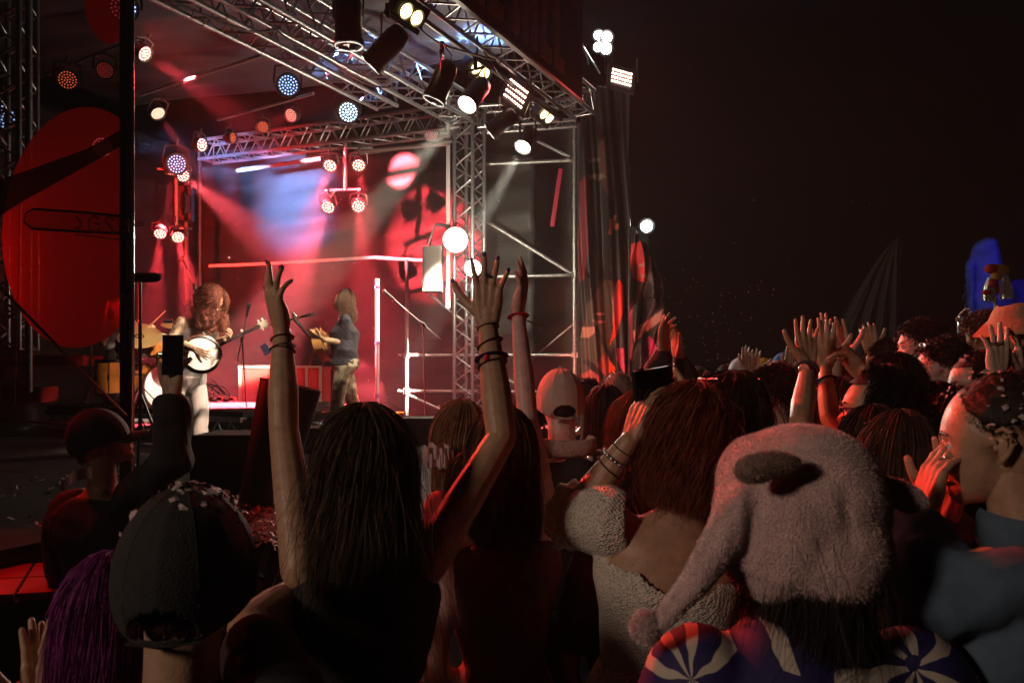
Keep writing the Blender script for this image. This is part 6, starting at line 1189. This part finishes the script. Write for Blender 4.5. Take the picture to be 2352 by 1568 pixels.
w14 = person("man with a dark moustache and sunglasses on his curly head, patterned jacket", (2160, 848, 3.45), yaw=76, pitch=0, s=1.02, skin_='pink', face=True, moust='black', hair=dict(style='short', length=.045, n=2200, curl=.010, w=.0022, face_open=48), hcol='dark', top='plaid', top_kind='jacket', group=CG)
shades(w14, .10, -.02, silver, 1.05)
# hands and arms in the right part
w15 = person("person behind the plush hat with a bare forearm raised and a wristwatch", (1990, 1030, 2.25), yaw=20, skin_='tan', hair=hl(length=.14, n=900, w=.003), hcol='dark', top='black', female=True, group=CG,
  arms=[dict(s=-1, r=1.05, e=(1838, 975, 2.3), w=(1855, 845, 2.5), h=dict(tip=(1848, 716, 2.55), n=(.15, -1, 0), curl=(8, 6, 8, 12), side=1, spread=1.2, thumb=1.3)), dict(s=1, r=.95, e=(1905, 960, 2.55), w=(1895, 845, 2.65), h=dict(tip=(1890, 725, 2.7), n=(-.3, -1, 0), curl=(12, 10, 14, 20), side=-1, thumb=1.2))])
p, d, r = on_arm(w15, -1, .03); wt = band(w15['th'], p, d, r + .003, .012, mat("dark_watch_strap", (.05, .05, .045), .6), "watch_strap"); ob("watch_face", G().lathe([(0, .007), (.017, .007), (.020, .003), (.020, -.004)], 24).xf(Vector((-.6, -.8, .1)).to_track_quat('Z', 'Y').to_matrix(), p + unit((-.6, -.8, 0)) * (r + .006)), mat("watch_glass", (.25, .05, .04), .1, .5), wt)
p, d, r = on_arm(w15, 1, .28); band(w15['th'], p, d, r + .002, .010, mat("navy_wristband", (.03, .03, .12), .6), "wristband", .35); ob("wristband_tail", G().sweep([p + [.03, -.03, -.01], p + [.035, -.03, -.06], p + [.03, -.03, -.10]], .004, 5, r2=.0015), mat("red_ribbon", (.5, .02, .02), .5), w15['th'])
w16 = person("person behind the watch wearer clapping high, hands blurred together", (1950, 905, 3.4), yaw=30, skin_='fair', hair=hl(length=.15, n=800, w=.003), hcol='brown', top='grey', group=CG, arms=[dict(s=-1, e=(1905, 900, 3.3), w=(1920, 820, 3.3), h=dict(tip=(1888, 730, 3.3), n=(.5, -.8, 0), curl=(10, 10, 12, 14), side=1, spread=.5)), dict(s=1, e=(1960, 900, 3.4), w=(1940, 830, 3.4), h=dict(tip=(1915, 728, 3.4), n=(-.6, -.6, 0), curl=(14, 14, 16, 20), side=-1, thumb=1.6))])
w17 = person("person with dark glossy hair raising a curled hand with rings and a red wristband", (2040, 905, 2.75), yaw=25, skin_='tan', female=True, hair=hl(length=.12, n=1500, curl=.010, vol=1.12, w=.0024), hcol='black', top='black', conf=12, group=CG, arms=[dict(s=-1, r=1.1, e=(2060, 960, 2.5), w=(1990, 868, 2.55), h=dict(tip=(1915, 780, 2.5), n=(-.2, -.1, -1), curl=(12, 55, 60, 62), side=-1, spread=1.3, thumb=1.5, sc=1.1)), ])
finger_ring(w17, -1, 1, silver); finger_ring(w17, -1, 0, silver, .3); p, d, r = on_arm(w17, -1, .10); band(w17['th'], p, d, r + .002, .013, mat("red_wristband", (.55, .02, .05), .5), "wristband"); p, d, r = on_arm(w17, -1, .02); band(w17['th'], p, d, r + .002, .003, cord, "bracelet")
w18 = person("person at the right edge raising a hand with a chunky silver ring and bangles", (2330, 905, 2.5), yaw=30, skin_='fair', female=True, hair=hl(length=.25, n=700, w=.003), hcol='brown', top='black', group=CG, arms=[dict(s=-1, r=1.0, e=(2292, 985, 2.3), w=(2290, 868, 2.4), h=dict(tip=(2292, 742, 2.4), n=(-.1, 1, 0), curl=(14, 6, 8, 30), side=1, spread=1.6, thumb=1.4)), dict(s=1, r=.95, e=(2350, 960, 2.4), w=(2345, 870, 2.45), h=dict(tip=(2340, 770, 2.45), n=(-.7, .5, 0), curl=(30, 32, 35, 40), side=-1))])
finger_ring(w18, -1, 2, silver, .2, .013, .008); 
for f in (.03, .06): p, d, r = on_arm(w18, -1, f); band(w18['th'], p, d, r + .004, .003, silver, "bangle", .12)
w19 = person("person in a tan bucket hat holding its brim at the right edge", (2338, 778, 3.6), yaw=70, skin_='tan', hair=dict(style='short', length=.05, n=1300, curl=.012, w=.003), hcol='brown', top='brownc', group=CG)
def fh(a, b): ph = 2 * math.pi * b; rr_ = .075 + .035 * min(1, a * 1.6) + max(0, a - .62) * .16; return w19['R'] @ (np.array([rr_ * math.sin(ph) * .95, rr_ * math.cos(ph) * 1.05, .15 - (a ** 1.5) * .14 + .006 * math.sin(ph * 3)])) + w19['hc']
o = ob("bucket_hat", G().grid(fh, 16, 40), mat("tan_hat_cloth", (.45, .28, .16), .85, bump=.5, bscale=60), w19['th']); shell(o, .004)
w20 = person("short-haired person in front of the wing banner with clasped hands in a ribbed cuff", (1560, 905, 3.9), yaw=30, skin_='tan', hair=hl(length=.1, n=700, w=.003), hcol='dark', top='black', top_kind='long', group=CG, arms=[dict(s=-1, e=(1500, 870, 3.7), w=(1522, 812, 3.7), h=dict(tip=(1530, 722, 3.7), n=(.7, -.6, 0), curl=(16, 20, 40, 50), side=1, thumb=1.2)), dict(s=1, e=(1580, 870, 3.8), w=(1560, 825, 3.8), h=dict(tip=(1550, 755, 3.8), n=(-.8, -.3, 0), curl=(40, 45, 50, 55), side=-1))])
w21 = person("dark-haired person with an ear showing and confetti, left of the watch arm", (1782, 918, 3.3), yaw=50, skin_='fair', hair=dict(style='short', length=.07, n=1800, w=.0024), hcol='dark', top='black', conf=46, group=CG)
w22 = person("far person in a white cap with both pale hands raised together", (1703, 858, 6.4), yaw=50, skin_='fair', hair=dict(style='short', length=.03, n=300, w=.004), hcol='dark', top='grey', group=CG, arms=[dict(s=-1, e=(1710, 890, 6.0), w=(1712, 852, 6.0), h=dict(tip=(1716, 794, 6.0), n=(.3, -1, 0), curl=(5, 5, 6, 8), side=1)), dict(s=1, e=(1750, 890, 6.1), w=(1730, 858, 6.1), h=dict(tip=(1734, 803, 6.1), n=(-.2, -1, 0), curl=(8, 10, 12, 14), side=-1, thumb=1.6))])
cap(w22, mat("white_cap_cloth", (.5, .52, .6), .8), back=False, open_=False)
w23 = person("far person in a bright blue cap facing left", (1802, 845, 6.6), yaw=85, skin_='fair', hair=None, top='grey', group=CG, face=False); cap(w23, mat("blue_cap_cloth", (.02, .16, .5), .8), back=False, open_=False)
w24 = person("far person with a yellow knit hat", (1752, 856, 7.2), yaw=40, skin_='tan', hair=None, top='black', group=CG); cap(w24, mat("yellow_knit", (.7, .40, .02), .9, bump=.8), back=False, open_=False, brim=False)
w25 = person("far bald man in wraparound sunglasses", (1785, 868, 5.3), yaw=70, skin_='fair', hair=None, top='char', group=CG); shades(w25, .0, .012, lift=1.06)
w26 = person("far person holding up one pale hand beside the blue cap", (1835, 880, 5.0), yaw=60, skin_='fair', hair=dict(style='short', length=.04, n=300, w=.004), hcol='dark', top='black', group=CG, arms=[dict(s=-1, e=(1812, 890, 4.9), w=(1812, 862, 4.9), h=dict(tip=(1818, 800, 4.9), n=(.3, -1, 0), curl=(14, 12, 16, 20), side=1))])
w27 = person("dark-haired person from behind with a raised hand, before the gauze sail", (2028, 838, 4.2), yaw=20, skin_='tan', hair=dict(style='short', length=.045, n=1600, w=.003), hcol='dark', top='black', group=CG, arms=[dict(s=-1, e=(2010, 860, 4.1), w=(2002, 812, 4.2), h=dict(tip=(1996, 770, 4.2), n=(.3, 1, 0), curl=(60, 60, 60, 60)))])
phone(P(1995, 772, 4.25), (1, .3, .1), (-.15, 0, 1), "small pink-lit phone held up in the distance before the gauze sail", (.06, .13))
w28 = person("far curly-haired person behind the ringed hand", (2258, 775, 4.6), yaw=30, skin_='olive', hair=dict(style='short', length=.07, n=1500, curl=.014, w=.003), hcol='chest', top='black', group=CG)
w29 = person("far person holding up a shiny can", (2235, 800, 5.4), yaw=30, skin_='fair', hair=dict(style='short', length=.06, n=700, curl=.014, w=.004), hcol='brown', top='black', group=CG, arms=[dict(s=-1, e=(2225, 800, 5.3), w=(2222, 765, 5.3), h=dict(tip=(2214, 735, 5.3), n=(.3, -1, 0), curl=(60, 60, 60, 60)))])
cn = thing("drink_can", "shiny drink can held up in the distance at the right", "can", P(2211, 748, 5.25)); ob("can", G().lathe([(0, -.06), (.03, -.058), (.033, -.05), (.033, .048), (.027, .06), (0, .06)], 20).xf(np.eye(3), P(2211, 748, 5.25)), mat("can_print", (.45, .5, .55), .25, .7), cn); ob("can_rim", G().lathe([(.024, .06), (.027, .063), (.028, .058)], 20).xf(np.eye(3), P(2211, 748, 5.25)), silver, cn)
# left side people
w30 = person("man in a black cap and black jacket filming with a raised phone", (232, 1012, 3.3), yaw=-62, pitch=22, s=1.05, skin_='olive', face=True, hair=dict(style='short', length=.008, n=900, w=.002, vol=.92), hcol='black', top='black', top_kind='jacket', byaw=-20, group=CG,
  arms=[dict(s=1, r=1.15, e=(395, 1050, 3.0), w=(392, 915, 3.0), h=dict(tip=(402, 818, 3.0), n=(.3, .95, 0), curl=(30, 35, 40, 45), side=-1, thumb=1.1))])
cap(w30, mat("black_cap_cloth", (.012, .012, .014), .8), back=False, open_=False)
phone(P(397, 815, 2.98), (1, .3, 0), (0, .05, 1), "black phone held upright in front of the banjo player's knees")
ob("white_towel", G().grid(lambda a, b: P(138 + 70 * a, 1105 - 32 * a + 26 * (1 - b) - 8 * math.sin(a * 3), 3.1) + Vector((0, .02 * math.sin(a * 9), 0)), 14, 6), mat("white_towel", (.5, .4, .42), .9, bump=.6), label="pale cloth over the filming man's shoulder", cat="cloth")
w31 = person("person in a plain dark backwards cap littered with confetti, nearest at the lower left", (432, 1330, 1.28), yaw=4, pitch=2, s=1.06, skin_='tan', hair=dict(style='short', length=.006, n=900, vol=.88), hcol='dark', top='black', group=CG, bottom='black', arms=[dict(s=1, r=1.05, e=(575, 1440, 1.5), w=(708, 1340, 1.9), h=dict(tip=(800, 1310, 2.1), n=(0, 0, -1), curl=(40, 40, 40, 40)))], conf=0)
cap(w31, mat("dark_cap_cloth", (.026, .026, .025), .9, noise=.3, nscale=40, bump=.4, bscale=300), grow=1.07)
def cf():
    d = unit(rng.normal(size=3) + [0.1, 0, 2.2]); return w31['hc'] + d * [.110, .130, .152], d
flecks(cf, 60, .007, "confetti", w31['th'], paper)
ob("confetti_shred", G().box(P(412, 1172, 1.25), (.016, .002, .020), (unit((1, .2, .4)), (0, 1, 0), unit((-.4, 0, 1)))).box(P(458, 1168, 1.25), (.022, .002, .008), (unit((1, .2, -.4)), (0, 1, 0), unit((.4, 0, 1)))), paper, w31['th'], kind='stuff')
w32 = person("woman with long bright purple hair, half hidden behind the beanie", (262, 1425, 1.5), yaw=10, female=True, skin_='pink', hair=hl(length=.42, n=3000, vol=1.08, w=.0015, face_open=40, messy=.006), hcol='purple', top='black', group=CG)
w33 = person("person below the frame's lower left clapping, only fingertips showing", (70, 1720, 1.7), yaw=10, skin_='tan', hair=None, hcol='dark', top='black', group=CG, gz=-.0, arms=[dict(s=1, e=(120, 1750, 1.6), w=(112, 1640, 1.6), h=dict(tip=(104, 1475, 1.6), n=(.9, .3, 0), curl=(12, 10, 12, 16), side=1, spread=.3)), dict(s=-1, e=(60, 1750, 1.6), w=(92, 1645, 1.62), h=dict(tip=(94, 1490, 1.64), n=(-.9, .3, 0), curl=(12, 10, 12, 16), side=-1, spread=.3))])
# dark filler heads between the named ones, each its own look
FILL = [("person in a dark hooded top between the beanie and the raised arms", 560, 1560, 1.75, 0, 'dark', 'short', 'khaki'), ("dark head low behind the woman with raised arms", 1090, 1120, 2.6, 10, 'dark', 'long', 'black'),
 ("dark-haired head between the cream cap and the forearm", 1215, 960, 4.4, 10, 'black', 'short', 'black'), ("short dark head just left of the red banner foot", 1350, 915, 5.2, 10, 'dark', 'short', 'black'),
 ("brown-haired head left of the big dark hair", 1610, 905, 4.6, 40, 'brown', 'long', 'black'), ("dark round head behind the big dark hair", 1700, 900, 4.9, 30, 'black', 'long', 'grey'),
 ("tousled head right behind the sunglasses on the big dark hair", 1745, 890, 5.8, 40, 'brown', 'short', 'black'), ("dark head behind the clapping hands", 1880, 905, 4.3, 40, 'dark', 'short', 'black'),
 ("dark long-haired head under the watch wearer's wrists", 1922, 950, 2.9, 30, 'dark', 'long', 'black'), ("curly dark head behind the moustached man", 2205, 815, 5.0, 50, 'black', 'short', 'black'),
 ("dark head below the moustached man's chin", 2130, 960, 2.9, 40, 'dark', 'long', 'black'), ("dark hair between the pale-faced woman and the curly woman", 2175, 985, 2.5, 40, 'black', 'long', 'black'),
 ("low dark head at the right edge beneath the bangles", 2350, 850, 3.6, 40, 'dark', 'short', 'black'), ("reddish-dark head right of the plush hat", 2085, 1180, 1.95, 30, 'chest', 'long', 'black'),
 ("far small dark head beside the white cap", 1665, 868, 7.4, 40, 'dark', 'short', 'grey'), ("far small head at the crowd's edge near the wing banner", 1600, 872, 7.8, 40, 'brown', 'short', 'black'),
 ("far head in the dark left of the gauze sail", 1925, 862, 7.0, 60, 'dark', 'short', 'teal'), ("far dark head under the gauze sail", 1985, 850, 6.4, 60, 'black', 'short', 'black'), ("far head right of the tall curly man", 2290, 825, 6.2, 60, 'brown', 'short', 'brownc'),
 ("dark-haired person right behind the crochet top's shoulder", 1440, 1120, 2.35, 0, 'dark', 'long', 'black'), ("dark shape of a person behind the furry hat's tie", 1640, 1180, 2.3, 0, 'black', 'long', 'black')]
for i, (lab, u, v, Y, yw, hc_, st_, tp_) in enumerate(FILL):
    person(lab, (u, v, Y), yaw=yw, skin_=('tan', 'olive', 'fair')[i % 3], female=st_ == 'long', hair=dict(style=st_, length=.24 if st_ == 'long' else .04, n=1100 if Y < 4 else 500, w=.0025 if Y < 4 else .004, **({'vol': 1.08} if st_ == 'long' else {})), hcol=hc_, top=tp_, conf=20 if Y < 5 else 6, group=CG)
# assumed light from behind the spectators, with an added unseen lamp and mast
spot("assumed_house_light", (-5.6, -2.6, 4.2), (.6, 2.2, 1.5), (1, .70, .54), 520, 34, .5, .5)
fh_ = thing("assumed_house_lamp", "lamp on a mast behind the audience", "lamp", (-6.7, -1.0, 3.95)); ob("housing", G().lathe([(0, -.3), (.14, -.28), (.18, -.1), (.18, -.06), (0, -.08)], 20).xf(Vector((5, 5.9, -3)).to_track_quat('Z', 'Y').to_matrix(), (-6.76, -1.0, 3.97)), blackm, fh_); ob("mast", G().tube((-6.95, -1.1, 0), (-6.95, -1.1, 4.0), .04, 10), blackm, fh_)  # housing and mast are added out of view to go with the assumed light
